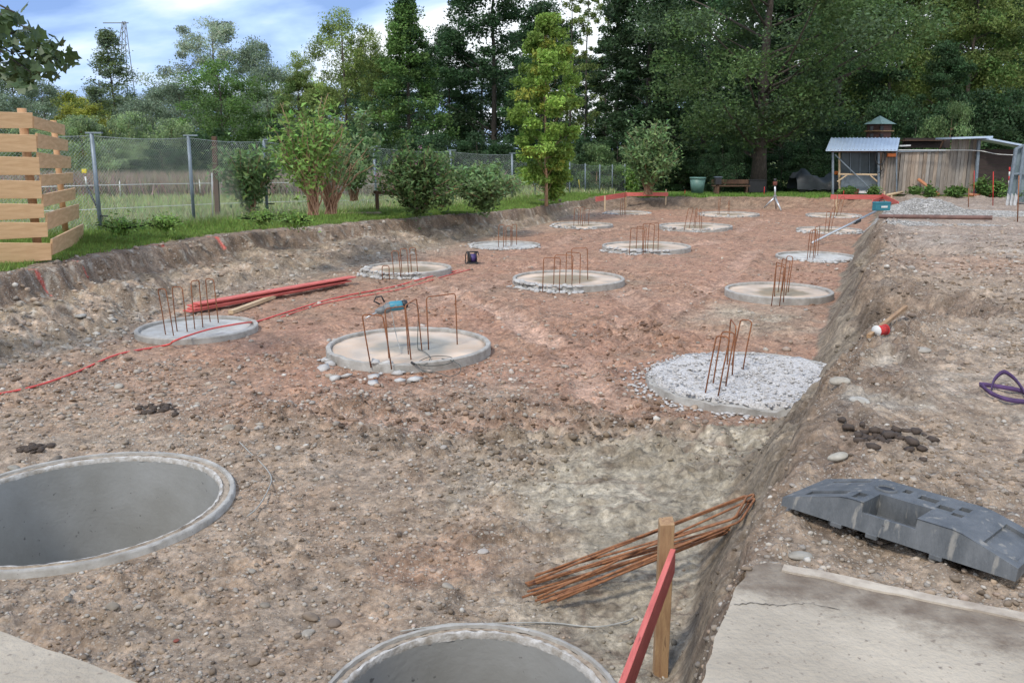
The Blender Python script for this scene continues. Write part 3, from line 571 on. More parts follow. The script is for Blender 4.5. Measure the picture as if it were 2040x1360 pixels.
for key, (cx, cy, D) in FND.items():
    Rr = D / 2; fo = empty('pile_foundation', (cx, cy, 0), LBL[key], 'foundation', 'round concrete foundations in the pit'); foundations[key] = fo
    top = {'A1': .09, 'A3': .05, 'C3': .07, 'A5': .06, 'C4': .08, 'C5': .07, 'B5': .09, 'A4': .09}.get(key, .13)
    n = 96; br = BROKEN.get(key); mb = MB(); wd = .065
    prof = [(Rr, -.25), (Rr, top - .012), (Rr - .012, top), (Rr - wd + .008, top), (Rr - wd, top - .01), (Rr - wd - .002, top - .08)]
    V = []; Fs = []
    for k in range(n):
        a_ = 2 * math.pi * k / n; dg = math.degrees(a_); low = 0
        if br and br[0] < dg < br[1] and key != 'B1': low = (.03 + .035 * random.random()) * min(1, min(dg - br[0], br[1] - dg) / 12)
        if br and br[0] < dg < br[1] and key == 'B1': low = max(0, random.gauss(.015, .012))
        for r_, z in prof:
            zz = z - low if z > -.1 else z
            V.append(((r_ + random.gauss(0, .0018 + low * .15)) * math.cos(a_), (r_ + random.gauss(0, .0018 + low * .15)) * math.sin(a_), zz))
    m_ = len(prof)
    for k in range(n):
        for i in range(m_ - 1): Fs.append((k * m_ + i, ((k + 1) % n) * m_ + i, ((k + 1) % n) * m_ + i + 1, k * m_ + i + 1))
    mb.add(V, Fs, True); arc_fix(mb.build('rim', M['conc'], fo))
    # fill
    mb = MB(); rings = 14; V = [(0, 0, top - .045)]; Fs = []; rough = .028 if key == 'C1' else .006
    for i in range(1, rings + 1):
        r_ = (Rr - wd - .001) * i / rings
        for k in range(48):
            a_ = 2 * math.pi * k / 48; V.append((r_ * math.cos(a_), r_ * math.sin(a_), top - .045 + random.gauss(0, rough * .7) + (.035 if key == 'C1' else 0)))
    for k in range(48): Fs.append((0, 1 + k, 1 + (k + 1) % 48))
    for i in range(rings - 1):
        for k in range(48): Fs.append((1 + i * 48 + k, 1 + (i + 1) * 48 + k, 1 + (i + 1) * 48 + (k + 1) % 48, 1 + i * 48 + (k + 1) % 48))
    q_ = len(V) - 48
    for k in range(48): V.append((V[q_ + k][0] * 1.02, V[q_ + k][1] * 1.02, -.2))
    for k in range(48): Fs.append((q_ + k, len(V) - 48 + k, len(V) - 48 + (k + 1) % 48, q_ + (k + 1) % 48))
    mb.add(V, Fs, True); me = mb.mesh('concrete_fill'); vv = np.array(V); nx_ = vv[:, 0] + cx; ny_ = vv[:, 1] + cy; rr_ = np.hypot(vv[:, 0], vv[:, 1]) / Rr
    damp = sst(.62, .35, rr_ + fbm(nx_, ny_, 2.2, 3, 210) * .35)[:, None]; cf = np.array([[.58, .52, .47]]) * (1 + fbm(nx_, ny_, 3, 3, 211)[:, None] * .35); cf = cf * (1 - damp) + np.array([[.33, .34, .33]] if key == 'B1' else [[.29, .26, .205]]) * damp
    if key in ('A1', 'C3', 'A3'): cf = np.array([[.50, .50, .49]]) * (1 + fbm(nx_, ny_, 3, 3, 211)[:, None] * .3)
    at = me.color_attributes.new('Col', 'FLOAT_COLOR', 'POINT'); at.data.foreach_set('color', np.c_[cf, np.ones(len(vv))].astype(np.float32).ravel())
    link('concrete_fill', me, M[FILLM.get(key, 'fill')], fo)
    if br:      # loose chips
        nn = br[2] * 2; ang = np.radians(RNG.uniform(br[0], br[1], nn)); rad = Rr + RNG.normal(.02, .07, nn) if key != 'C1' else Rr + RNG.normal(.05, .12, nn)
        s = RNG.uniform(.018, .075, nn) if key != 'C1' else RNG.uniform(.02, .05, nn); x = rad * np.cos(ang); y = rad * np.sin(ang); z = np.where(rad < Rr, top - .02, .02)
        if key == 'C1':
            n2 = 2600; q = RNG.uniform(0, 1, n2) ** .5 * (Rr - .03); a2 = RNG.uniform(0, 6.28, n2)
            x = np.r_[x, q * np.cos(a2)]; y = np.r_[y, q * np.sin(a2)]; z = np.r_[z, np.full(n2, top + .0)]; s = np.r_[s * .6, RNG.uniform(0, 1, n2) ** 5 * .026 + .006]; nn += n2
        V, Fi, c = rock_mesh(nn, np.c_[x, y, z], s, .75, jag=.4)
        tag(link('rubble', np_mesh('rubble', V, Fi, smooth=False), M['fillrough'] if key == 'C1' else M['chip'], fo), kind='stuff')
    for (f1, f2, ty, lean) in ST[key]:
        a_ = G(*f1, top - .03); b_ = G(*f2, top - .03)
        if (b_ - a_).length < .12: b_ = a_ + (b_ - a_).normalized() * .14
        if (b_ - a_).length > .5: b_ = a_ + (b_ - a_).normalized() * .5
        mid = (a_ + b_) / 2; zt = A((f1[0] + f2[0]) / 2, ty, mid.y).z; l = Vector((lean + random.gauss(0, .012), random.gauss(0, .02), 0)); c_ = Vector((cx, cy, 0))
        p = [a_ - Vector((0, 0, .05)), a_.copy()]; 
        ta = a_ + l; ta.z = zt; tb = b_ + l; tb.z = zt; dd = (tb - ta).normalized(); rc = .035
        path = [a_ - Vector((0, 0, .04)), a_ + (ta - a_) * .5 + Vector((random.gauss(0, .004), 0, 0)), ta - Vector((0, 0, rc)), ta - Vector((0, 0, rc * .3)) + dd * rc * .3, ta + dd * rc, tb - dd * rc, tb - Vector((0, 0, rc * .3)) - dd * rc * .3, tb - Vector((0, 0, rc)), b_ + (tb - b_) * .5, b_ - Vector((0, 0, .04))]
        MB().tube([q - c_ for q in path], .0085 if cy < 20 else .0095, 6).build('stirrup', M['rust'], fo)
# grey slabs broken off around the nearest foundation
for i, (px, py, s, lb) in enumerate([(645, 742, .09, 'pale broken concrete flake left of the hammer foundation'), (666, 757, .10, 'grey concrete flake, larger, in front of the hammer foundation at left'), (690, 754, .09, 'grey flat concrete flake second from the left in front of the hammer foundation'), (743, 754, .085, 'pointed grey concrete flake in front of the hammer foundation below its stirrups'),
        (745, 766, .06, 'small lone grey flake lying nearest the camera before the hammer foundation'), (795, 760, .10, 'broken grey concrete flakes below the right part of the rim'), (824, 758, .11, 'long flat grey flake in front of the hammer foundation at right'), (863, 663, .07, 'round grey chip behind the hammer foundation'), (885, 660, .10, 'long grey chip behind the hammer foundation')]):
    g = G(px, py); V, Fi, c = rock_mesh(1, [(0, 0, 0)], [s], .4, jag=.35); o = link('concrete_flake', np_mesh('concrete_flake', V, Fi, smooth=False), M['chip'], loc=(g.x, g.y, gz(g.x, g.y) + .02))
    tag(o, lb, 'concrete chip', 'broken concrete flakes round the hammer foundation')
# open shaft rings
for key, (cx, cy, D) in OPEN.items():
    Rr = D / 2; lb = {'L0': 'large open concrete shaft ring at the left, grey smooth inside wall', 'M0': 'open concrete shaft ring cut by the bottom edge of the photo, double pale rim'}[key]
    so_ = empty('shaft_ring', (cx, cy, 0), lb, 'shaft ring', 'open concrete shaft rings')
    n = 160; h = .05; sc = 1.0 if key == 'L0' else .75
    def ring(prof, mt, nm, jit):
        mb = MB(); V = []; Fs = []; m_ = len(prof)
        for k in range(n):
            a_ = 2 * math.pi * k / n
            for r_, z in prof: V.append(((r_ + random.gauss(0, jit)) * math.cos(a_), (r_ + random.gauss(0, jit)) * math.sin(a_), z + random.gauss(0, jit)))
        for k in range(n):
            for i in range(m_ - 1): Fs.append((k * m_ + i, ((k + 1) % n) * m_ + i, ((k + 1) % n) * m_ + i + 1, k * m_ + i + 1))
        mb.add(V, Fs, True); return arc_fix(mb.build(nm, mt, so_), 50)
    ring([(Rr, -.4), (Rr, h - .01), (Rr - .012, h + .003), (Rr - .040 * sc, h), (Rr - .046 * sc, h - .018)], M['conc'], 'outer_lip', .0012)
    ring([(Rr - .0461 * sc, h - .018), (Rr - .085 * sc, h - .022), (Rr - .095 * sc, h - .010)], M['groove'], 'groove', .002)
    ring([(Rr - .0951 * sc, h - .010), (Rr - .115 * sc, h - .012), (Rr - .125 * sc, h - .03), (Rr - .1255 * sc, h - .05)], M['concw'], 'inner_edge', .0022)
    ring([(Rr - .126 * sc, h - .045), (Rr - .126 * sc, -2.4)], M['concin'], 'inner_wall', 0)
    MB().lathe([(.001, -2.38), (Rr - .11, -2.38)], 48).build('shaft_floor', M['concin'], so_)
# ---------------------------------------------------------------- stones and gravel lying about
def scatter(n, smin, smax, area, name, kindcol=stone_cols, pw=2.2, sink=.25, keepf=None, mt='stone', flat=1.0):
    x0, x1, y0, y1 = area
    X = []; tot = 0
    yy = y0 * (y1 / y0) ** RNG.uniform(0, 1, n * 3); xx = RNG.uniform(-1, 1, n * 3) * (yy * .64 + .4)
    ok = (xx > x0) & (xx < x1)
    for c in FND.values(): ok &= np.hypot(xx - c[0], yy - c[1]) > c[2] / 2 + .02
    for c in OPEN.values(): ok &= np.hypot(xx - c[0], yy - c[1]) > c[2] / 2 + .02
    ok &= ~inpoly(xx, yy, SLAB)
    ok &= (((xx - 1.15) / .95) ** 2 + ((yy - 6.3) / 1.2) ** 2 > RNG.uniform(.1, 1.3, xx.shape)) | (xx > itp(TR, yy))
    if keepf is not None: ok &= keepf(xx, yy)
    xx, yy = xx[ok][:n], yy[ok][:n]; n = len(xx)
    s = smin + (smax - smin) * RNG.uniform(0, 1, n) ** pw * 1.0; s *= np.clip(yy / 6, .85, 1.5)
    z = terrain(xx, yy) + s * (.5 - sink)
    gc = ground_color(xx, yy); mixf = RNG.uniform(.0, .75, (n, 1)) ** 1.3 if mt == 'stone' and kindcol is stone_cols else 1.0
    cc = kindcol(n) * (1 - mixf) + gc * mixf * (1.15 if kindcol is stone_cols else RNG.uniform(.6, 1.1, (n, 1)))
    V, Fi, c = rock_mesh(n, np.c_[xx, yy, z], s, flat, np.clip(cc, .02, .7), jag=.16 if kindcol is stone_cols else .42)
    o = link(name, np_mesh(name, V, Fi, c), M[mt]); tag(o, kind='stuff'); return o
def clump(x, y): return (fbm(x, y, .7, 3, 90) + RNG.uniform(-.6, .6, np.shape(x))) > -.05
floor_ok = lambda x, y: (x > itp(TL, y)) & (x < itp(TR, y)) & (y < 39)
def clodcol(n): return np.ones((n, 3))
scatter(12000, .005, .024, (-9, 3, 2.4, 11), 'floor_gravel', keepf=lambda x, y: floor_ok(x, y) & clump(x, y) & ((x < .3) | (RNG.uniform(0, 1, x.shape) < .35)), pw=2.8)
scatter(8000, .006, .026, (-9, 12, 2.6, 20), 'soil_crumbs', clodcol, keepf=lambda x, y: (fbm(x, y, .9, 4, 95) + RNG.uniform(-.3, .3, x.shape) > .05), pw=3, flat=.8)
scatter(3800, .008, .036, (-6, 3, 4.5, 13), 'soil_crumbs', clodcol, keepf=lambda x, y: (np.exp(-(((x - .4) / 2.2) ** 2 + ((y - 7.7) / 1.3) ** 2)) + .8 * np.exp(-(((x + 1.6) / 1.8) ** 2 + ((y - 8.3) / .8) ** 2)) + .8 * np.exp(-(((x - 1.9) / .9) ** 2 + ((y - 12.3) / 1.5) ** 2)) + fbm(x, y, 2, 3, 94) * .6 > RNG.uniform(.25, 1, x.shape)), pw=3.2, flat=.8)
scatter(2000, .008, .036, (-9, 14, 7, 39), 'floor_gravel', keepf=lambda x, y: floor_ok(x, y) & (RNG.uniform(0, 1, x.shape) < .6), pw=3.5)
bank_ok = lambda x, y: (x < itp(TL, y) + .5) & (x > itp(CL, y) + .05)
scatter(7500, .009, .045, (-14, 3, 9, 34), 'bank_gravel', keepf=lambda x, y: bank_ok(x, y) & clump(x, y), pw=2.6)
scatter(6500, .005, .022, (.5, 20, 2.6, 14), 'upper_gravel', keepf=lambda x, y: (x > itp(CR, y) - .25) & clump(x, y), pw=2.8)
scatter(1500, .01, .035, (.5, 20, 12, 26), 'upper_gravel', keepf=lambda x, y: (x > itp(CR, y) - .25), pw=2.8)
def smooth_rock(name, s, label, p, jag=.1, flat=.7, colr=(.36, .33, .29), group=None, cat='stone'):
    V, Fi, c = rock_mesh(1, [(0, 0, 0)], [s], flat, np.array([colr]), jag=jag)
    o = link(name, np_mesh(name, V, Fi, c), M['stone'], loc=p); m_ = o.modifiers.new('s', 'SUBSURF'); m_.levels = 2; m_.render_levels = 2; o.scale = (.95, .95, .85)
    return tag(o, label, cat, group)
SG = 'larger loose stones on the building ground'
for px, py, s, up_, lb, cl in [
    (28, 938, .075, 0, 'grey rounded stone against the upper left rim of the big shaft ring', (.36, .34, .30)), (225, 1228, .065, 0, 'tan blocky stone in the gravel, between the left slab and the big shaft ring', (.34, .29, .23)),
    (502, 1142, .042, 0, 'rounded tan stone in the gravel between the two shaft rings', (.37, .34, .30)), (892, 1175, .055, 0, 'pale oval pebble, largest on the gravel left of the rebar bundle', (.47, .43, .38)),
    (618, 1228, .075, 0, 'angular brown stone left of the lower shaft ring', (.30, .235, .18)), (665, 1240, .06, 0, 'dark brown stone right of the angular brown stone', (.24, .19, .155)), (613, 1258, .05, 0, 'pale stone below the angular brown stone', (.40, .37, .33)),
    (507, 1318, .055, 0, 'brown pointed stone near the bottom edge, left of the lower shaft ring', (.28, .22, .17)), (555, 900, .05, 0, 'white stone beside the curved grey wire', (.60, .58, .54)), (885, 902, .06, 0, 'pale crusty stone left of the muddy clay patch', (.48, .44, .40)),
    (352, 1278, .03, 0, 'small red brick fragment in the gravel', (.27, .075, .05)), (962, 1104, .05, 0, 'pale elongated stone above the rebar ends', (.52, .48, .45)), (137, 1209, .045, 0, 'dark grey flat stone above the left slab', (.26, .24, .21)),
    (278, 1221, .045, 0, 'pale pointed stone right of the tan blocky stone', (.46, .42, .37)), (318, 1240, .03, 0, 'small whitish pebble below the big shaft ring', (.52, .50, .46)), (527, 1210, .045, 0, 'tan pebble above the angular brown stone', (.36, .32, .27)),
    (470, 1180, .035, 0, 'pale round pebble between the shaft rings', (.44, .40, .36)), (1668, 932, .07, 1, 'pale block just behind the black fence foot', (.50, .47, .41)), (1838, 717, .085, 1, 'pale rounded stone right of the red twine spool', (.45, .42, .38)),
    (1714, 822, .085, 1, 'whitish stone on the upper ground below the twine spool', (.58, .56, .52)), (1672, 785, .09, 1, 'cream stone near the crest of the right bank', (.50, .46, .40)), (1595, 1110, .05, 1, 'pale round stone in front of the black fence foot', (.42, .40, .36)),
    (158, 600, .10, 2, 'largest grey stone stuck in the left bank', (.44, .43, .41)), (218, 590, .10, 2, 'grey stone in the left bank right of the largest one', (.37, .37, .36)), (165, 708, .07, 0, 'grey stone at the foot of the left bank', (.38, .36, .33)),
    (197, 708, .10, 0, 'tan stone at the foot of the left bank', (.36, .30, .24)), (175, 692, .05, 0, 'small pale stone at the foot of the left bank', (.46, .44, .4)), (232, 712, .06, 0, 'pale stone at the bank foot, left of the boarded foundation', (.42, .38, .34)),
    (237, 773, .07, 0, 'pale flat stone on the red floor below the cable', (.47, .43, .38)), (455, 862, .08, 0, 'tan flat stone on the muddy floor left of the hammer foundation', (.38, .33, .27)), (110, 920, .10, 0, 'dark flat stone at the back rim of the big shaft ring', (.25, .21, .17)),
    (1037, 790, .05, 0, 'pinkish stone in front of the hammer foundation', (.42, .31, .26)), (1605, 618, .06, 0, 'pale stone at the foot of the smooth right foundation', (.50, .47, .43))]:
    if up_ == 1: g = GU(px, py)
    elif up_ == 2: g = G(px, py, .5)
    else: g = G(px, py)
    smooth_rock('stone', s, lb, (g.x, g.y, gz(g.x, g.y) + s * .15), colr=tuple(c_ * .82 for c_ in cl), group=SG, jag=.3)
# dark clods of mud
for px, py, up_, s, lb in [(1760, 890, 1, .09, 'dark brown clod of topsoil above the black fence foot'), (66, 900, 0, .06, 'dark clod of soil behind the big shaft ring'), (318, 822, 0, .09, 'dark mud clod on the floor left of centre')]:
    g = GU(px, py) if up_ else G(px, py); k = 60; d = RNG.normal(0, 1, (k, 2)) * [s * 1.1, s]
    V, Fi, c = rock_mesh(k, np.c_[g.x + d[:, 0], g.y + d[:, 1], terrain(g.x + d[:, 0], g.y + d[:, 1]) + .01], RNG.uniform(.012, .045, k), .8, np.ones((k, 3)) * [[.07, .05, .038]], jag=.35)
    eo_ = empty('soil_clod', (0, 0, 0), lb, 'clod of soil'); tag(link('crumbs', np_mesh('crumbs', V, Fi, c, smooth=False), M['stone'], eo_), kind='stuff')
# ---------------------------------------------------------------- tools and materials in the pit
def on(px, py, dz=0):
    g = G(px, py); return Vector((g.x, g.y, gz(g.x, g.y) + dz))
# blue breaker hammer on the stirrups
def hammer():
    tip = A(728, 634, 10.75); nose = A(752, 620, 10.9); mid = A(775, 611, 10.95); rear = A(806, 606, 11.0); end = rear
    ho = empty('breaker_hammer', mid, 'blue and grey electric breaker hammer lying across the stirrups', 'breaker hammer')
    o = Vector(mid); ax = (rear - nose).normalized()
    MB().tube([tip - o, nose - o + ax * .03], [.010, .011], 8).build('chisel', M['steel'], ho)
    MB().tube([nose - o - ax * .03, nose - o, nose - o + ax * .03, nose - o + ax * .09], [.022, .036, .045, .052], 12).build('chuck', M['toolgrey'], ho)
    MB().tube([nose - o + ax * .09, nose - o + ax * .12, mid - o, mid - o + ax * .03], [.055, .062, .066, .055], 12).build('gear_housing', M['toolgrey'], ho)
    MB().tube([mid - o + ax * .0, mid - o + ax * .03, rear - o - ax * .06, rear - o - ax * .03], [.058, .066, .066, .062], 14).build('motor_housing', M['blue'], ho)
    MB().tube([rear - o - ax * .03, rear - o + ax * .01, rear - o + ax * .04], [.062, .060, .045], 14).build('end_cap', M['black'], ho)
    h0 = A(757, 606, 10.9) - o; h1 = A(745, 600, 10.92) - o; h2 = A(749, 592, 10.92) - o; h3 = A(760, 590, 10.92) - o; h4 = A(766, 602, 10.92) - o
    MB().tube([h0, h1, h2, h3, h4], .012, 8).build('front_handle', M['black'], ho)
    c0 = rear - o + ax * .04
    pts = [c0, c0 + Vector((.07, 0, .0)), c0 + Vector((.14, -.02, -.06)), A(833, 640, 11.0) - o, A(832, 690, 11.0) - o]
    fl = [(838, 697), (848, 702), (857, 712), (850, 724), (838, 727), (835, 720), (855, 711), (880, 709), (900, 712), (902, 720), (880, 727), (845, 728), (825, 724)]
    for q in fl: pts.append(G(q[0], q[1], .115) - o)
    sm = smooth_path(pts, 5); MB().tube(sm, .0055, 6).build('power_cable', M['cable'], ho)
    l2 = [(825, 724), (842, 738), (870, 742), (890, 749)]; q2 = [G(a_, b_, .115) - o for a_, b_ in l2] + [G(900, 749, .02) - o, G(915, 742, .05) - o, G(917, 728, .12) - o, G(900, 718, .12) - o, G(880, 714, .115) - o]
    MB().tube(smooth_path(q2, 5), .0055, 6).build('power_cable', M['cable'], ho)
    MB().tube([G(826, 725, .12) - o, G(820, 722, .125) - o], [.012, .017], 8).build('plug', M['black'], ho)
def smooth_path(pts, k=5):
    pts = [Vector(p) for p in pts]; o = []
    for i in range(len(pts) - 1):
        p0 = pts[max(i - 1, 0)]; p1 = pts[i]; p2 = pts[i + 1]; p3 = pts[min(i + 2, len(pts) - 1)]
        for j in range(k):
            t = j / k; o.append(.5 * ((2 * p1) + (p2 - p0) * t + (2 * p0 - 5 * p1 + 4 * p2 - p3) * t * t + (3 * p1 - p0 - 3 * p2 + p3) * t ** 3))
    return o + [pts[-1]]
hammer()
# stacked red boards
def board(name, a, b, w, h, m, label, cat, group=None, up=(0, 0, 1), bevel=.003):
    a = Vector(a); b = Vector(b); o = a.copy(); d = (b - a); L_ = d.length
    q = d.to_track_quat('Z', 'Y') if False else None
    dz = d.normalized(); u = Vector(up); r = dz.cross(u).normalized(); u = r.cross(dz)
    ob = MB().box((0, 0, L_ / 2), (w, h, L_)).build(name, m, bevel=bevel); ob.matrix_world = Matrix.Translation(a) @ Matrix((r, u, dz)).transposed().to_4x4()
    if label: tag(ob, label, cat, group)
    return ob
def child_board(name, a, b, w, h, m, parent, up=(0, 0, 1), bevel=.003, label=None):
    ob = board(name, a, b, w, h, m, label, None, up=up, bevel=bevel); ob.parent = parent; ob.location = Vector(ob.location) - Vector(parent.location)
    return ob
BG = 'red painted boards stacked at the foot of the left bank'
a0 = on(373, 628); b0 = on(690, 568)
zb = gz(a0.x, a0.y) + .05; ze = gz(b0.x, b0.y) + .05
for i, (dx, dy, dz, ex, lb) in enumerate([(0, 0, 0, 0, 'lowest red board of the stack beside the left bank'), (.05, .06, .032, .12, 'second red board from the bottom of the stack'), (.02, .14, .064, .04, 'third red board from the bottom of the stack'), (.10, .16, .096, .2, 'topmost red board of the stack')]):
    board('red_board', (a0.x + dx, a0.y + dy, zb + dz), (b0.x + ex - .1, b0.y + dy + .02, ze + dz + .01), .20, .026, M['redboard'], lb, 'board', BG)
board('timber_batten', on(460, 627, .05), on(545, 596, .06), .09, .06, M['palewood'], 'light timber batten lying in front of the red boards', 'timber')
board('timber_batten', on(440, 606, .05), on(560, 592, .05), .12, .03, M['oldwood'], 'dark short board half under the red boards', 'timber')
# red extension cable from the reel
pth = [(-40, 803), (60, 780), (150, 748), (235, 716), (330, 690)]; pts = [on(*p, .015) for p in pth] + [G(345, 680, .13), G(370, 670, .14), G(420, 655, .14), G(480, 644, .14)]
pts += [on(*p, .015) for p in [(515, 642), (560, 628), (640, 603), (700, 589), (780, 573), (850, 556), (900, 543), (935, 535)]]
tag(MB().tube(smooth_path(pts, 6), .013, 6).build('extension_cable', M['redcable']), 'long red extension cable running across the pit floor to the reel', 'cable')
pts = [on(*p, .012) for p in [(560, 634), (640, 610), (720, 592), (800, 577), (880, 553), (938, 538)]]
tag(MB().tube(smooth_path(pts, 6), .009, 6).build('extension_cable', M['redcable']), 'second red cable strand, shorter, running beside the long one to the reel', 'cable')
# cable reel
g = on(941, 528); ro = empty('cable_reel', g, 'black cable reel with purple drum standing on the red floor', 'cable reel', rz=.3)
MB().tube([(-.07, 0, .16), (.07, 0, .16)], .10, 16).build('drum', mat('reel_purple', (.09, .06, .22), (.06, .04, .15), 6, .5), ro)
for s in (-1, 1):
    MB().tube([(s * .07, 0, .16), (s * .085, 0, .16)], .14, 18).build('flange', M['black'], ro)
    MB().tube(smooth_path([(s * .13, -.16, .02), (s * .13, -.12, .02), (s * .13, 0, .02), (s * .13, .14, .03), (s * .13, .12, .22), (s * .13, 0, .31), (s * .13, -.1, .24)], 3), .012, 6).build('side_frame', M['black'], ro)
MB().tube([(-.13, 0, .31), (.13, 0, .31)], .016, 8).build('carrying_handle', M['black'], ro)
MB().box((0, -.02, .05), (.24, .2, .05)).build('foot', M['black'], ro, bevel=.01)
# grey wires lying on the ground
tag(MB().tube(smooth_path([on(*p, .035) for p in ((478, 893), (500, 915), (522, 935), (541, 963), (535, 995), (515, 1025), (493, 1042))], 5), .0045, 6).build('wire_rod', M['greycable']), 'curved grey wire lying on gravel right of the big shaft ring', 'wire')
tag(MB().tube(smooth_path([on(798, 1262, .02), on(860, 1254, .02), on(900, 1248, .022), on(960, 1246, .015), on(1030, 1246, .02), on(1100, 1240, .015), on(1180, 1247, .015), on(1235, 1243, .018), on(1262, 1237, .015)], 5), .0045, 6).build('wire_rod', M['greycable']), 'long grey wire lying behind the lower shaft ring', 'wire')
tag(MB().tube(smooth_path([G(781, 624, 0).xy.to_3d() * 0 + A(780, 622, 11.2), A(790, 670, 11.1), G(799, 703, .1)], 4), .005, 6).build('wire_rod', M['greycable']), 'thin pale wire hanging from the hammer to the foundation', 'wire')
# bundle of rusty stirrups at the right bank
RB = 'rusty rebar stirrups bundled at the right bank'
for i, (f1, f2, t1, t2, lb) in enumerate([
    ((1046, 1161), (1050, 1178), (1462, 1052), (1448, 1062), 'lowest stirrup'), ((1052, 1166), (1062, 1185), (1460, 1046), (1445, 1056), 'second'),
    ((1040, 1189), (1066, 1196), (1455, 1050), (1440, 1062), 'third'), ((1048, 1162), (1068, 1144), (1505, 982), (1470, 1030), 'fourth'),
    ((1070, 1190), (1078, 1200), (1506, 990), (1475, 1038), 'fifth'), ((1065, 1147), (1050, 1165), (1490, 985), (1464, 1032), 'sixth'), ((1110, 1196), (1085, 1199), (1450, 1055), (1425, 1068), 'seventh')]):
    za = .025 + .008 * i; zb_ = .42 + .012 * i if t1[0] > 1480 else .28 + .012 * i
    p1 = G(*f1, za); p2 = G(*f2, za); q1 = G(*t1, zb_ + .05); q2 = G(*t2, zb_)
    if (p1 - p2).length > .2: p2 = p1 + (p2 - p1).normalized() * .2
    dd = (q2 - q1); bl = dd.length; dd.normalize(); rc = .03; e1 = (q1 - p1).normalized(); e2 = (q2 - p2).normalized()
    pts = [p1, p1.lerp(q1, .5) + Vector((0, 0, random.uniform(-.01, .01))), q1 - e1 * rc, q1 - e1 * rc * .3 + dd * rc * .3, q1 + dd * rc, q2 - dd * rc, q2 - e2 * rc * .3 - dd * rc * .3, q2 - e2 * rc, p2.lerp(q2, .5) + Vector((0, 0, random.uniform(-.01, .01))), p2]
    names = ['lowest rusty stirrup of the bundle, ends nearest the gravel', 'rusty stirrup second from the bottom of the bundle', 'rusty stirrup of the bundle whose ends lie furthest left', 'rusty stirrup whose bend rises highest on the right bank', 'rusty stirrup with its bend just below the highest one', 'rusty stirrup with a bend slightly left of the highest one', 'rusty stirrup nearest the camera in the bundle']
    tag(MB().tube(pts, .0075, 8).build('rebar_stirrup', M['rustb']), names[i], 'rebar', RB)
# near stake and red board
sb_ = G(1315, 1335); yb = sb_.y
st_o = empty('batter_board', sb_, 'near wooden stake with a red board nailed to it, foreground right', 'batter board')
tp = A(1314, 1034, yb); MB().add([(-.036, -.03, -.3), (.036, -.036, -.3), (.036, .03, -.3), (-.034, .036, -.3), (-.036, -.03, tp.z - .02), (.036, -.036, tp.z - .012), (.036, .03, tp.z + .005), (-.034, .036, tp.z - .006)],
    [(0, 3, 2, 1), (4, 5, 6, 7), (0, 1, 5, 4), (1, 2, 6, 5), (2, 3, 7, 6), (3, 0, 4, 7)]).build('stake', M['stake'], st_o, bevel=.003)
q0 = A(1341, 1092, yb - .06); q1 = A(1200, 1385, 2.55)
q1.z = q0.z - .02; 
dq = (q1 - q0); 
child_board('red_board', q0 - Vector((0, 0, .065)), q1 - Vector((0, 0, .065)), .026, .13, M['redboard'], st_o)
# far batter boards
def batter(stakes, boards, label):
    o = empty('batter_board', stakes[0][0], label, 'batter board', 'red batter boards at the far end of the pit')
    for b, t in stakes: child_board('stake', Vector(b) - Vector((0, 0, .15)), t, .06, .05, M['palewood'], o, up=(0, 1, 0))
    for a_, b_, h in boards: child_board('red_board', a_, b_, .03, h, M['redboard'], o)
    return o
Y1 = 38.2
s1 = (A(1205, 427, Y1), A(1205, 390, Y1)); s2 = (A(1247, 412, 40), A(1247, 382, 40)); s3 = (A(1326, 415, 40.2), A(1327, 377, 40.2))
batter([s1, s2, s3], [(A(1187, 397, Y1 - .1), A(1247, 388, 39.9), .22), (A(1247, 387, 39.95), A(1331, 387, 40.1), .17)], 'left far batter board: two red boards on three pale stakes')
s1 = (A(1667, 423, 37.5), A(1667, 388, 37.5)); s2 = (A(1762, 408, 38.3), A(1762, 381, 38.3)); s3 = (A(1776, 407, 36.6), A(1776, 389, 36.6))
batter([s1, s2, s3], [(A(1655, 392, 37.4), A(1760, 393, 38.2), .20), (A(1757, 390, 38.3), A(1790, 407, 34), .20), (A(1738, 402, 36), A(1758, 396, 38), .2)], 'right far batter board by the shed: red boards around a corner')
# ---------------------------------------------------------------- upper ground, right
def upg(px, py, dz=0):
    g = GU(px, py); return Vector((g.x, g.y, gz(g.x, g.y) + dz))
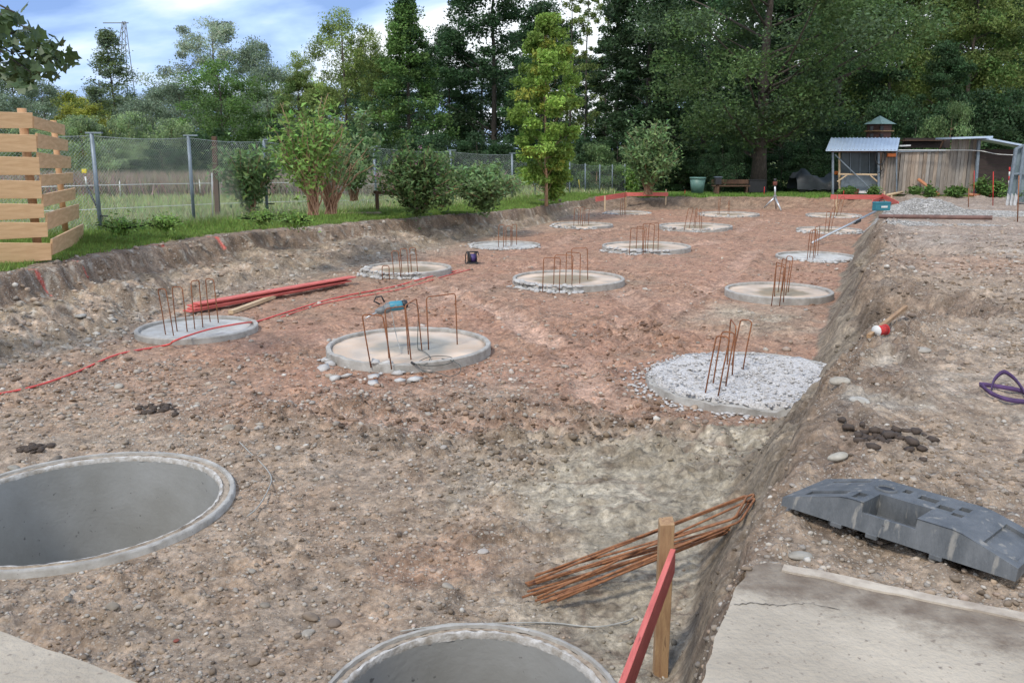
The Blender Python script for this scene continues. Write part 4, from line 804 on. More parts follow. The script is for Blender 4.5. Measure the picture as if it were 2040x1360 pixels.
# black plastic fence foot
def fence_foot():
    FL = G(1556, 1006, 1.07); FR = G(2024, 1150, 1.07); BL = G(1628, 950, 1.12)
    d = (FR - FL); L_ = d.length; d.normalize(); n = Vector((-d.y, d.x, 0)); ang = math.atan2(d.y, d.x); Wd = .47
    o = empty('fence_foot', FL, 'black plastic fence foot with carrying pocket, mud-stained', 'fence base', rz=ang)
    hh = .122
    xs = sorted({0, .03, .08, .26, .30, .34, .37, .385, .455, .535, .545, .58, .60, .665, .675, .72, .74, .78, .85, .95, .98, 1.0, .42, .50}); ys = [0, .03, .06, .10, .13, .30, .36, .42, .50, .56, .62, .68, .74, .80, .94, 1.0]
    def top(x, y):
        if x < .28: z = .038 + (hh - .038) * min(1, max(0, x) / .28) 
        elif x > .76: z = .05 + (hh - .05) * max(0, (1 - x)) / .24
        else: z = hh
        return z
    def pocket(x, y):
        if .37 < x < .60 and y < .42: return .095 if y > .06 else .045     # handle pocket
        if .30 < x < .34 and .10 < y < .30: return .012
        if .50 < x < .58 and .62 < y < .74 or .42 < x < .455 and .68 < y < .80: return .05
        if .60 < x < .665 and .50 < y < .62 or .675 < x < .72 and .62 < y < .74 or .675 < x < .72 and .42 < y < .5: return .05
        if .85 < x < .98 and .13 < y < .80: return .014
        if .08 < x < .26 and (.13 < y < .3 or .74 < y < .8): return .010
        return 0
    mb = MB(); nx, ny = len(xs), len(ys)
    P_ = lambda x, y, z: (x * L_, (y * Wd) + (0.02 * (z / hh) if y < .02 else (-.03 * (z / hh) if y > .98 else 0)), z)
    for i in range(nx - 1):
        for j in range(ny - 1):
            xm = (xs[i] + xs[i + 1]) / 2; ym = (ys[j] + ys[j + 1]) / 2; dp = pocket(xm, ym)
            q = [(xs[i], ys[j]), (xs[i + 1], ys[j]), (xs[i + 1], ys[j + 1]), (xs[i], ys[j + 1])]
            mb.add([P_(x, y, top(x, y) - dp) for x, y in q], [(0, 1, 2, 3)])
            for (ddx, ddy, k0, k1) in ((-1, 0, 3, 0), (1, 0, 1, 2), (0, -1, 0, 1), (0, 1, 2, 3)):
                ii, jj = i + ddx, j + ddy
                if 0 <= ii < nx - 1 and 0 <= jj < ny - 1:
                    d2 = pocket((xs[ii] + xs[ii + 1]) / 2, (ys[jj] + ys[jj + 1]) / 2)
                    if d2 < dp - 1e-6:
                        a_, b_ = q[k0], q[k1]
                        mb.add([P_(*a_, top(*a_) - dp), P_(*b_, top(*b_) - dp), P_(*b_, top(*b_) - d2), P_(*a_, top(*a_) - d2)], [(0, 1, 2, 3)])
    for j, y in ((0, 0), (1, 1)):
        for i in range(nx - 1): dq_ = pocket((xs[i] + xs[i + 1]) / 2, .01) if y == 0 else 0; mb.add([P_(xs[i], y, 0), P_(xs[i + 1], y, 0), P_(xs[i + 1], y, top(xs[i + 1], y) - dq_), P_(xs[i], y, top(xs[i], y) - dq_)], [(0, 1, 2, 3) if y == 0 else (3, 2, 1, 0)])
    for x in (0, 1):
        for j in range(ny - 1): mb.add([P_(x, ys[j], 0), P_(x, ys[j + 1], 0), P_(x, ys[j + 1], top(x, ys[j + 1])), P_(x, ys[j], top(x, ys[j]))], [(0, 1, 2, 3)])
    b = mb.build('body', M['plastic'], o)
    wld = b.modifiers.new('w', 'WELD'); wld.merge_threshold = .0005
    bv = b.modifiers.new('bevel', 'BEVEL'); bv.width = .006; bv.segments = 2; bv.angle_limit = R(25)
    MB().lathe([(.048, hh - .004), (.048, hh + .008), (.037, hh + .008), (.034, hh - .02)], 24, (.36 * L_, .62 * Wd, 0)).build('post_socket', M['plastic'], o)
    MB().lathe([(.001, hh + .002), (.034, hh + .002)], 20, (.36 * L_, .62 * Wd, 0)).build('socket_hole', M['black'], o)
    MB().tube([(.47 * L_, .008, .045), (.47 * L_, .02, .045)], .008, 8).build('drain_hole', M['black'], o)
    for x in (.27, .43, .7): MB().box((x * L_, .01, -.008), (.05, .03, .022)).build('lug', M['plastic'], o, bevel=.004)
    o.rotation_euler = (R(-5), R(1), ang)
fence_foot()
# twine spool on a short stake
g = upg(1750, 706); g.z = max(gz(g.x + i * .06, g.y + j * .06) for i in (-2, -1, 0, 1, 2) for j in (-3, -2, -1, 0, 1)) + .05; so_ = empty('twine_spool', g, 'spool of red builder\'s twine lying at the crest of the right bank', 'twine spool', rz=.5); so_.scale = (.85,) * 3
MB().tube([(-.06, 0, 0), (.06, 0, 0)], .048, 18).build('twine', M['twine'], so_)
for s in (-1, 1): MB().tube([(s * .06, 0, 0), (s * .068, 0, 0)], .056, 18).build('flange', M['white'] if s < 0 else M['twine'], so_)
board('wooden_stick', Vector((g.x - .14, g.y - .10, g.z - .03)), upg(1800, 656, .14), .035, .035, M['greyplank'] if False else M['stake'], 'short weathered stick lying under the twine spool', 'stick')
# purple sling
pts = [upg(2060, 806, .015), upg(2010, 808, .02), upg(1975, 800, .03), upg(1955, 790, .03), upg(1952, 782, .02), upg(1985, 784, .02), upg(2030, 790, .015), upg(2045, 800, .02), upg(2030, 790, .05), upg(2015, 778, .07), upg(1995, 772, .08), upg(1978, 778, .05), upg(1972, 790, .03)]
sp_ = smooth_path(pts, 6); V = []; Fs = []
for i, p in enumerate(sp_):
    V += [p + Vector((0, -.006, .0)), p + Vector((0, .004, .030))]
    if i: Fs.append((2 * i - 2, 2 * i, 2 * i + 1, 2 * i - 1))
o = MB().add(V, Fs, True).build('lifting_sling', M['purple']); m_ = o.modifiers.new('s', 'SOLIDIFY'); m_.thickness = .005; tag(o, 'purple lifting sling lying in a loop at the right edge', 'sling')
# gravel heap
def heap():
    c = upg(1830, 428); c2 = upg(1880, 428); hx = []
    n = 5200; base = [(1838, 426, 1.35, .9, .50), (1915, 428, 1.6, 1.1, .16), (1815, 449, .85, .6, .12), (1930, 450, 1.2, .35, .05), (2000, 428, 2.6, 1.6, .09), (1780, 430, .6, .5, .2)]
    def hz(x, y):
        z = np.zeros(np.shape(x))
        for px, py, a_, b_, h_ in base:
            g = GU(px, py); z = np.maximum(z, h_ * np.exp(-(((x - g.x) / a_) ** 2 + ((y - g.y) / b_) ** 2) * 1.3))
        return z
    g0 = GU(1835, 424); xs = np.linspace(g0.x - 3.6, g0.x + 5.6, 260); ys = np.linspace(g0.y - 7.2, g0.y + 2.8, 260); X, Y = np.meshgrid(xs, ys)
    Z = hz(X, Y); T = terrain(X, Y); Zt = T + Z * (1 + fbm(X, Y, 1.5, 3, 200) * .5) - .03 + fbm(X, Y, 10, 2, 201) * .012 + fbm(X, Y, 2.5, 3, 203) * .02
    ii = np.arange(X.size).reshape(X.shape); q = np.stack([ii[:-1, :-1], ii[:-1, 1:], ii[1:, 1:], ii[1:, :-1]], -1).reshape(-1, 4)
    cc = np.ones(X.shape + (3,)) * C3(.42, .41, .40) * (1 + fbm(X, Y, 12, 3, 202)[..., None] * .3)
    kp = (Z.ravel()[q] > .02).any(1)
    ho = empty('gravel_heap', (0, 0, 0), 'pale grey gravel heap spread behind the rusty pipe', 'gravel heap')
    link('gravel_core', np_mesh('gravel_core', np.stack([X, Y, Zt], -1).reshape(-1, 3), q[kp], cc.reshape(-1, 3)), M['soil'], ho)
    xx = RNG.uniform(xs[0], xs[-1], 90000); yy = RNG.uniform(ys[0], ys[-1], 90000); z = hz(xx, yy); k = z > .022 + RNG.uniform(0, .03, z.shape); xx, yy, z = xx[k][:15000], yy[k][:15000], z[k][:15000]
    zz = terrain(xx, yy) + z * (1 + fbm(xx, yy, 1.5, 3, 200) * .5) - .02; col_ = np.array([.47, .46, .45])[None] * RNG.uniform(.65, 1.2, (len(xx), 1))
    V, Fi, c_ = rock_mesh(len(xx), np.c_[xx, yy, zz], RNG.uniform(.01, .03, len(xx)), .9, col_, jag=.25)
    tag(link('gravel', np_mesh('gravel', V, Fi, c_, smooth=False), M['stone'], ho), kind='stuff')
heap()
a_ = upg(1750, 436, .16); b_ = upg(1976, 442, .10)
po = MB(); ax = (b_ - a_).normalized(); tag(po.tube([a_, b_], .062, 20, cap=False).tube([b_ - ax * .001, a_ + ax * .001], .054, 20, cap=False).build('steel_pipe', M['rustpipe']), 'long rusty brown pipe lying on the gravel of the upper ground', 'pipe')
# aluminium pole and case
a_ = G(1618, 484, .12); b_ = A(1752, 417, a_.y + 5.2); tq = a_.lerp(b_, .62)
lo_ = empty('levelling_staff', a_, 'long aluminium levelling pole leaning on the right bank', 'pole')
MB().tube([(0, 0, 0), b_ - a_], .034, 10).build('shaft', M['steel'], lo_)
MB().beam(tq - a_ - (b_ - a_) * .03 - Vector((0, 0, .03)), tq - a_ + (b_ - a_) * .05 - Vector((0, 0, .03)), .09, .1).build('clamp', M['black'], lo_, bevel=.01)
g = A(1755, 421, 24.0); g = Vector((g.x, g.y, g.z)); co_ = empty('tool_case', g, 'teal tool case standing at the edge of the gravel heap', 'tool case', rz=.25)
MB().box((0, 0, .12), (.46, .2, .2)).build('case_body', M['teal'], co_, bevel=.02); MB().box((0, 0, .235), (.47, .21, .06)).build('lid', M['teal'], co_, bevel=.015)
MB().box((.02, -.104, .13), (.2, .006, .05)).build('pale_sticker', M['white'], co_)
MB().tube([(-.08, 0, .26), (-.08, 0, .31), (.08, 0, .31), (.08, 0, .26)], .012, 6).build('handle', M['black'], co_)
# ---------------------------------------------------------------- tripod with laser
g = G(1548, 421); zc_ = gz(g.x, g.y); to = empty('laser_tripod', (g.x, g.y, zc_), 'aluminium tripod carrying a rotating laser level at the far pit floor', 'tripod')
Y = g.y; s = Y / F * 1.0
def TP(px, py, dy=0): q = A(px, py, Y + dy); return (q.x - g.x, q.y - g.y, q.z - zc_)
for f, dy in (((1522, 414), .2), ((1556, 420), -.5), ((1546, 416), .6)):
    MB().tube([TP(1544, 393, 0), TP(f[0], f[1], dy)], [.05, .035], 8).build('leg', M['steel'], to)
MB().tube([TP(1544, 395), TP(1544, 369)], .04, 10).build('centre_column', M['steel'], to)
MB().tube([TP(1544, 396), TP(1544, 389)], .07, 12).build('tripod_head', M['toolgrey'], to)
MB().tube([TP(1544, 369), TP(1544, 362)], [.09, .1], 12).build('laser_body', mat('laser_dark_red', (.2, .06, .04), (.1, .04, .03), 6, .5), to, bevel=.01)
MB().tube([TP(1544, 362), TP(1544, 356)], [.06, .06], 12).build('laser_head', M['black'], to)
# ---------------------------------------------------------------- shed and neighbours
YS = 42.5
def shed():
    zb = A(1655, 386, YS).z; o = empty('shed', A(1720, 386, YS), 'weathered plank shed with blue-grey ribbed sheet metal roof', 'shed'); O = Vector(o.location)
    W = lambda px, py, Y=YS: A(px, py, Y) - O
    zf = lambda px, py, Y=YS: W(px, py, Y)
    def post(px, t, b, Y=YS, w=.09, m='galv', nm='post'): child(nm, (W(px, b, Y), W(px, t, Y)), w, w, m)
    def child(nm, seg, w_, h_, m, up=(0, 1, 0)):
        ob = MB().beam(seg[0], seg[1], w_, h_, up).build(nm, M[m], o, bevel=.006); return ob
    post(1659, 300, 387); post(1672, 303, 384, YS + .3, .08, 'palewood'); post(1750, 300, 386, YS + .05, .10, 'galv'); post(1786, 302, 385, YS - .06, .06, 'galv')
    child('rail', (W(1670, 347, YS + .1), W(1750, 348, YS + .1)), .08, .09, 'palewood'); child('brace', (W(1668, 362, YS + .1), W(1688, 348, YS + .1)), .06, .07, 'palewood'); child('brace', (W(1733, 349, YS + .1), W(1749, 363, YS + .1)), .06, .07, 'palewood')
    child('long_brace', (W(1663, 308, YS - .02), W(1744, 386, YS - .02)), .05, .06, 'galv')
    child('top_beam', (W(1656, 302, YS + .0), W(1792, 302, YS + .0)), .10, .12, 'oldwood')
    # window front behind the frame
    MB().beam(W(1675, 325, YS + .55), W(1750, 325, YS + .55), .04, 1.05).build('window_pane', M['glass'], o)
    MB().beam(W(1675, 366, YS + .57), W(1750, 366, YS + .57), .04, .98).build('wall_panel', M['galv'], o)
    for px in (1694, 1713, 1732): child('mullion', (W(px, 346, YS + .5), W(px, 304, YS + .5)), .03, .03, 'galv')
    # planks
    def planks(x0, x1, tops, bots, Y, n):
        for i in range(n):
            t0, t1 = i / n, (i + 1) / n; xa = x0 + (x1 - x0) * t0; xb = x0 + (x1 - x0) * t1; tt = tops[0] + (tops[1] - tops[0]) * (t0 + t1) / 2; bb = bots[0] + (bots[1] - bots[0]) * (t0 + t1) / 2
            ya = Y[0] + (Y[1] - Y[0]) * t0; a_ = W(xa + .35, bb, ya); b__ = W(xb - .35, bb, ya); c_ = W((xa + xb) / 2, tt + random.uniform(-.4, .4), ya)
            mb = MB().box(((a_.x + b__.x) / 2, a_.y + random.uniform(-.015, .015), (a_.z + c_.z) / 2), (b__.x - a_.x, .025, c_.z - a_.z), None, .003); me = mb.mesh('plank')
            at = me.color_attributes.new('Col', 'FLOAT_COLOR', 'POINT'); v = random.uniform(.7, 1.35); w_ = random.uniform(.9, 1.1); at.data.foreach_set('color', np.tile([v * w_, v, v / w_, 1], len(me.vertices)).astype(np.float32))
            ob = link('plank', me, M['greyplank'], o)
    planks(1751, 1786, (302, 303), (386, 387), (YS + .1, YS + .1), 6)
    planks(1787, 1884, (303, 300), (387, 388), (YS, YS - .1), 13)
    planks(1884, 1942, (278, 277), (388, 389), (YS - .1, YS - .3), 8)
    child('eave_trim', (W(1788, 301.5, YS - .06), W(1884, 299.5, YS - .16)), .05, .09, 'galv', (0, 0, 1))
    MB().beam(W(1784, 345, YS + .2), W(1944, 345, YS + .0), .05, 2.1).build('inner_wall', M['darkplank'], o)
    # ribbed roof
    ea, eb = W(1645, 299, YS - .35), W(1788, 299, YS - .35); ra, rb = W(1655, 275, YS + 1.5), W(1793, 275, YS + 1.5)
    MB().add([ea, eb, rb, ra, ea - Vector((0, 0, .05)), eb - Vector((0, 0, .05)), rb - Vector((0, 0, .05)), ra - Vector((0, 0, .05))], [(0, 1, 2, 3), (7, 6, 5, 4), (0, 4, 5, 1), (1, 5, 6, 2), (2, 6, 7, 3), (3, 7, 4, 0)]).build('roof', M['roofmetal'], o)
    rf = [c for c in o.children if c.name.startswith('roof')][0]
    for i in range(19):
        t = (i + .3) / 19; p = ea.lerp(eb, t); q = ra.lerp(rb, t); MB().beam(p + Vector((0, -.01, .018)), q + Vector((0, 0, .018)), .05, .03).build('roof_rib', M['roofmetal'], rf)
    # stepped flat roof at right
    MB().beam(W(1880, 276, YS - .3), W(1960, 273.5, YS - .3), 1.6, .09).build('side_roof', M['roofmetal'], o)
    child('barge_board', (W(1880, 279, YS - .2), W(1872, 297, YS + .1)), .04, .12, 'oldwood')
    MB().beam(W(1800, 285, YS + 2.5), W(1890, 285, YS + 2.5), .3, .5).build('rear_wall', M['darkplank'], o)
    MB().beam(W(1795, 280, YS + 2.2), W(1880, 280, YS + 2.2), .5, .05).build('rear_roof', M['oldwood'], o)
    MB().beam(W(1788, 291, YS + .8), W(1810, 290, YS + .8), .5, .06).build('roof_offcut', M['white'], o)
    # dark lean-to on the right
    do = empty('dark_outbuilding', A(1985, 390, YS - .6), 'dark brown boarded outbuilding with low grey roof right of the plank shed', 'shed'); O2 = Vector(do.location)
    for i in range(9):
        py = 384 - i * 10.2; MB().beam(A(1944, py, YS - .5) - O2, A(2032, py, YS - .6) - O2, .04, .235).build('board', M['darkplank'], do)
    MB().beam(A(1956, 277, YS - .6) - O2, A(2045, 294, YS - .8) - O2, 1.5, .08).build('roof', M['roofmetal'], do)
    MB().beam(A(1942, 389, YS - .55) - O2, A(1950, 280, YS - .55) - O2, .12, .12, (0, 1, 0)).build('corner_post', M['galv'], do)
    # extras hanging or leaning
    g = A(1776, 309, YS - .12); tag(MB().box(g, (.42, .1, .16)).build('orange_box', M['orange'], bevel=.01), 'orange box hung under the shed eave', 'box')
    pts = [];
    for i in range(90):
        a_ = i / 90 * 2 * math.pi * 5; pts.append(A(1753, 313, YS - .12) + Vector((math.cos(a_) * (.25 + .02 * math.sin(i)), -.012 * (i % 7), math.sin(a_) * .36)))
    pts += [A(1758, 325, YS - .1), A(1759, 338, YS - .1), A(1750, 345, YS - .1)]
    tag(MB().tube(pts, .022, 6).build('hose_coil', M['black']), 'black hose coil hung on the shed post', 'hose')
    tag(MB().tube([A(1829, 357, YS - .2), A(1871, 388, YS - .9)], .075, 12).build('orange_pipe', M['orangepipe']), 'orange drain pipe leaning against the shed planks', 'pipe', 'orange drain pipes by the shed')
    tag(MB().tube([A(1930, 388, YS - 1.2), A(1981, 389, YS - 1.2)], .07, 12).build('orange_pipe', M['orangepipe']), 'orange drain pipe lying on grass before the dark outbuilding', 'pipe', 'orange drain pipes by the shed')
    tag(MB().tube([A(1766, 389, YS - 1.2), A(1798, 383, YS - .8)], .06, 8).build('orange_pipe', M['palewood']), 'pale pole lying at the shed foot behind the batter board', 'pole')
    tag(MB().tube(smooth_path([A(1790, 299, YS - .35), A(1870, 299.5, YS - .5), A(1945, 300, YS - .7), A(1985, 307, YS - 1), A(2018, 309, YS - 2)], 5), .02, 6).build('white_line', M['white']), 'white cable strung along the shed and out to the aviary', 'cable')
    tag(MB().box(A(1722, 383, YS - .4), (.55, .2, .11)).build('white_tray', M['white'], bevel=.02), 'white tray on the ground in front of the shed', 'tray')
    tag(MB().lathe([(.12, 0), (.17, .22), (.19, .23), (.16, .21)], 14, A(1704, 386, YS - .3), close=False).build('clay_pot', mat('terracotta', (.22, .09, .06), None, 5, .8)), 'reddish plant pot in front of the shed window', 'pot')
shed()
def dovecote():
    Yd = 47.0; c = A(1747, 300, Yd); o = empty('dovecote', (c.x, c.y, c.z - 2), 'hexagonal wooden dovecote with pale green pointed roof behind the shed', 'dovecote'); O = Vector(o.location)
    z = lambda py: A(1747, py, Yd).z - O.z; s = Yd / F * 1.02
    MB().lathe([(33 * s, z(248)), (30 * s, z(247)), (15 * s, z(239)), (.02, z(231))], 6, ph=.25).build('roof', M['roofgreen'], o)
    MB().lathe([(24 * s, z(276)), (24 * s, z(246))], 6, ph=.25, close=True).build('house_body', mat('dovecote_wood', (.12, .06, .05), (.07, .04, .035), 4, .8), o)
    MB().lathe([(29 * s, z(262.5)), (29 * s, z(260.5))], 6, ph=.25, close=True).build('landing_ledge', M['greyplank'] if False else M['stake'], o)
    MB().tube([(0, 0, -.3), (0, 0, z(275))], .3, 8).build('post', M['oldwood'], o)
    for py in (256, 271):
        for dx in (-11, 9): 
            q = A(1747 + dx, py, Yd - 24 * s - .05) - O; MB().box(q, (.16, .1, .22)).build('entrance_hole', M['black'], o)
dovecote()
# galvanised aviary at right edge
def aviary():
    o = empty('aviary', A(2025, 398, 36), 'galvanised steel frame enclosure at the right edge', 'aviary'); O = Vector(o.location); W = lambda a_, b_, Y=36: A(a_, b_, Y) - O
    for a_, b_ in (((2008, 402), (2024, 296)), ((2024, 404), (2040, 290)), ((2046, 404), (2056, 286))): MB().beam(W(*a_, 34.5), W(*b_, 34.5), .1, .1, (0, 1, 0)).build('post', M['galv'], o)
    for a_, b_ in (((2023, 297), (2040, 289)), ((2014, 346), (2060, 345)), ((2040, 289), (2062, 286))): MB().beam(W(*a_, 34.5), W(*b_, 34.5), .07, .07, (0, 1, 0)).build('rail', M['galv'], o)
    MB().add([W(2009, 402, 34.6), W(2060, 404, 34.6), W(2060, 290, 34.6), W(2025, 297, 34.6)], [(0, 1, 2, 3)]).build('mesh_panel', mat('aviary_sheet', (.24, .30, .33), (.15, .2, .22), 2, .5), o)
    for i, px in enumerate((2006, 2014, 2021)): tag(MB().beam(A(px, 411, 33.5), A(px + 4, 388, 34.2), .16, .012, (0, 1, 0)).build('plastic_strip', M['chip']), ['leftmost pale panel leaning on the aviary foot', 'middle pale panel leaning on the aviary foot', 'rightmost pale panel leaning on the aviary foot'][i], 'panel', 'pale panels leaning at the aviary')
aviary()
tag(MB().beam(G(-4, 664, .0), A(-3, 634, G(-4, 664).y), .10, .03, (0, 1, 0)).build('red_marker', M['redboard']), 'red marker board at the left edge at the foot of the bank', 'marker')
# marker rods
for px, t, b, Y, m, lb in [(1979, 342, 410, 31, 'twine', 'thin red rod standing behind the gravel'), (2030, 350, 442, 21.5, 'rust', 'thin rusty rod, nearest, at the right edge'), (1941, 340, 390, 40, 'twine', 'red rod against the plank shed corner'), (1930, 375, 413, 30, 'rust', 'short rusty rod behind the gravel heap'), (1365, 379, 386, 41, 'twine', 'tiny red peg on the far grass'), (1523, 372, 388, 41, 'twine', 'small red peg on the grass left of the tripod'), (1681, 380, 392, 40, 'twine', 'red peg in front of the shed')]:
    tag(MB().tube([A(px - (1 if Y > 25 else 3), b, Y), A(px, t, Y)], .016, 6).build('marker_rod', M[m]), lb, 'rod', 'thin marker rods')
rp = empty('ranging_pole', A(2009, 396, 38), 'red and white ranging pole before the dark outbuilding', 'pole')
for i in range(7): MB().tube([A(2009 + i * .35, 396 - i * 9, 38) - Vector(rp.location), A(2009.35 + i * .35, 387 - i * 9, 38) - Vector(rp.location)], .03, 8).build('pole_band', M['white'] if i % 2 else M['twine'], rp)
# ---------------------------------------------------------------- far grass things
g = A(1389, 384, 43); o = empty('rain_barrel', g, 'green plastic rain barrel with rim on the far grass', 'barrel')
MB().lathe([(.30, 0), (.38, .70)], 24, close=True).build('body', M['bin'], o); MB().lathe([(.385, .68), (.41, .69), (.41, .74), (.37, .76), (.001, .76)], 24).build('lid', M['bin'], o)
g = A(1429, 386, 43); o = empty('letter_box', g, 'black box mounted on a short wooden post right of the barrel', 'box')
MB().beam((0, 0, 0), (0, 0, .5), .14, .14, (0, 1, 0)).build('post', M['oldwood'], o); MB().box((0, 0, .62), (.3, .3, .34)).build('box_body', M['black'], o, bevel=.02); MB().box((0, 0, .81), (.36, .36, .05)).build('lid', mat('slate_lid', (.10, .13, .17), None, 5, .5), o, bevel=.01)
o = empty('garden_bench', A(1455, 384, 44.5), 'low brown wooden bench in the shade left of the big trunk', 'bench')
MB().box((0, 0, .35), (1.9, .4, .06)).build('seat', M['oldwood'], o); MB().box((0, .2, .55), (1.9, .05, .22)).build('backrest', M['oldwood'], o)
for sx in (-.8, .8): MB().box((sx, 0, .16), (.08, .36, .32)).build('leg', M['oldwood'], o)
o = empty('covered_trailer', A(1618, 386, 46), 'dark tarpaulin-covered vehicle in the shade left of the shed', 'vehicle')
def tarp():
    V = []; Fs = []; nx, ny = 12, 7
    for i in range(nx + 1):
        for j in range(ny + 1):
            u = i / nx; v = j / ny; x = -1.1 + 2.2 * u; a_ = math.pi * v; hgt = (.75 + .25 * math.sin(u * 7) + .1 * math.sin(j * 4 + i)) * (1 if 0 < u < 1 else .8)
            V.append((x, -.9 * math.cos(a_), .25 + hgt * math.sin(a_) ** .5 + random.uniform(-.03, .03)))
    for i in range(nx):
        for j in range(ny): b_ = i * (ny + 1) + j; Fs.append((b_, b_ + ny + 1, b_ + ny + 2, b_ + 1))
    MB().add(V, Fs, True).build('tarpaulin', mat('grey_tarp', (.035, .045, .05), (.02, .025, .03), 3, .5), o)
    for sx in (-.7, .7): MB().tube([(sx, -.85, .28), (sx, -.7, .28)], .28, 16).build('wheel', M['black'], o)
    MB().box((1.05, -.8, 1.1), (.5, .12, .18)).build('orange_lamp_bar', M['orange'], o, bevel=.03)
tarp()
o = empty('garden_crate', A(1477, 383, 45.5), 'black plastic crate at the foot of the big tree', 'crate'); MB().box((.75, 0, .3), (.9, .6, .6)).build('crate_body', M['black'], o, bevel=.02); MB().box((.75, 0, .63), (.94, .64, .05)).build('crate_lid', M['black'], o, bevel=.01)
# ---------------------------------------------------------------- chain link fence
def chain_fence(posts, name, label, hgt_tube=.045, plates=True, step=.085, wr=.0026, arms=()):
    o = empty(name, posts[0][0], label, 'fence'); O = Vector(o.location)
    for i, (b, t) in enumerate(posts):
        MB().tube([b - O - Vector((0, 0, .2)), t - O], hgt_tube, 10).build('post', M['galv'], o)
        if plates: MB().box(t - O + Vector((.06, 0, .01)), (.36, .09, .035)).build('top_plate', M['galv'], o, bevel=.005)
        if i in arms:
            q = b.lerp(t, .2) - O; MB().beam(q, q + Vector((.24, -.12, 0)), .03, .03).build('stay_arm', M['black'], o)
    for (b0, t0), (b1, t1) in zip(posts[:-1], posts[1:]):
        b0, t0, b1, t1 = b0 - O, t0 - O - Vector((0, 0, .05)), b1 - O, t1 - O - Vector((0, 0, .05))
        Ld = (b1 - b0).length; hh = (t0 - b0).length; mb = MB()
        def pt(s_, h_):      # bilinear, with a slack top
            u = s_ / Ld; v = h_ / hh; p = (b0.lerp(b1, u)).lerp(t0.lerp(t1, u), v); p.z -= .05 * v * math.sin(math.pi * u); return p
        n_ = int((Ld + hh) / step)
        for sg in (1, -1):
            for k in range(n_ + 1):
                c0 = k * step - (hh if sg > 0 else 0)
                s0, s1 = (c0, c0 + hh) if sg > 0 else (c0, c0 - hh)
                h0, h1 = 0, hh
                # clip to the bay
                pa, pb = [s0, h0], [s1, h1]
                def clipx(pa, pb, X, keep_less):
                    da, db = pa[0] - X, pb[0] - X
                    ia = da <= 0 if keep_less else da >= 0; ib = db <= 0 if keep_less else db >= 0
                    if not ia and not ib: return None
                    if ia and ib: return pa, pb
                    t_ = (X - pa[0]) / (pb[0] - pa[0]); m_ = [X, pa[1] + (pb[1] - pa[1]) * t_]
                    return (pa, m_) if ia else (m_, pb)
                r_ = clipx(pa, pb, 0, False)
                if r_: r_ = clipx(*r_, Ld, True)
                if not r_: continue
                pa, pb = r_
                mb.tube([pt(*pa), pt((pa[0] + pb[0]) / 2, (pa[1] + pb[1]) / 2), pt(*pb)], wr, 3, cap=False)
        mb.build('wire_mesh', M['wire'], o)
        MB().tube([pt(Ld * k / 6, hh) for k in range(7)], .006, 5).build('tension_wire', M['wire'], o)
def fpost(tx, ty, bx, by, z=None):
    b = GU(bx, by); d0 = b.y; t = A(tx, ty, d0); return (b, t)
fp = [fpost(-60, 258, -20, 486), fpost(182, 266, 202, 470), fpost(375, 271, 387, 450), fpost(525, 279, 533, 437), fpost(648, 286, 652, 426), fpost(745, 292, 750, 413), fpost(897, 300, 900, 405), fpost(1020, 306, 1021, 400)]
chain_fence(fp, 'chain_link_fence', 'tall chain link fence with leaning grey posts along the left bank', step=.08, wr=.0026, arms=(1, 3, 5))
fp2 = [(A(px, b, Y), A(px, t, Y)) for px, t, b, Y in ((1021, 318, 398, 42), (1066, 320, 396, 43), (1135, 323, 397, 44.5), (1166, 326, 396, 46), (1195, 328, 395, 47.5), (1220, 328, 394, 49), (1245, 327, 393, 50))]
chain_fence(fp2, 'chain_link_fence', 'far lower chain link fence right of the lime-green tree', .035, False, .12, .003)
# weathered post, electric fence
b = GU(434, 440); t = A(427, 272, b.y); pw = MB(); tag(pw.beam(b - Vector((0, 0, .2)), t, .13, .11, (0, 1, 0)).build('wooden_post', M['oldwood'], bevel=.01), 'dark brown weathered square post standing in the fence line', 'post')
b = GU(186, 459) + Vector((0, .8, 0)); eo = empty('electric_fence', b, 'electric fence with white tapes and yellow-topped black post in the meadow', 'fence'); O = Vector(b)
MB().tube([(0, 0, -.1), A(173, 372, b.y) - O], .028, 8).build('post_shaft', M['black'], eo); MB().tube([A(173, 372, b.y) - O, A(170, 352, b.y) - O], .022, 8).build('post_upper', M['white'], eo)
MB().box(A(168, 341, b.y) - O, (.12, .05, .10)).build('insulator_cap', M['yellow'], eo, bevel=.01)
for ln, r_ in ((((-60, 374), (60, 373), (170, 370), (300, 367), (430, 365), (560, 364), (700, 366), (780, 368)), .012), (((-60, 424), (170, 418), (300, 412), (430, 406), (560, 402), (780, 398)), .010)):
    pts = []
    for i, (px, py) in enumerate(ln): pts.append(A(px, py, b.y + max(0, px - 150) * .022) - O)
    MB().tube(pts, r_, 5).build('tape', M['white'], eo)
for px, t, bb, Y in ((238, 360, 392, 27), (397, 358, 384, 29), (422, 345, 430, 23), (905, 352, 400, 35), (1153, 358, 378, 47)):
    MB().tube([A(px + 2, bb, Y) - O, A(px, t, Y) - O], .016, 6).build('white_stake', M['white'] if px < 900 else M['yellow'], eo)
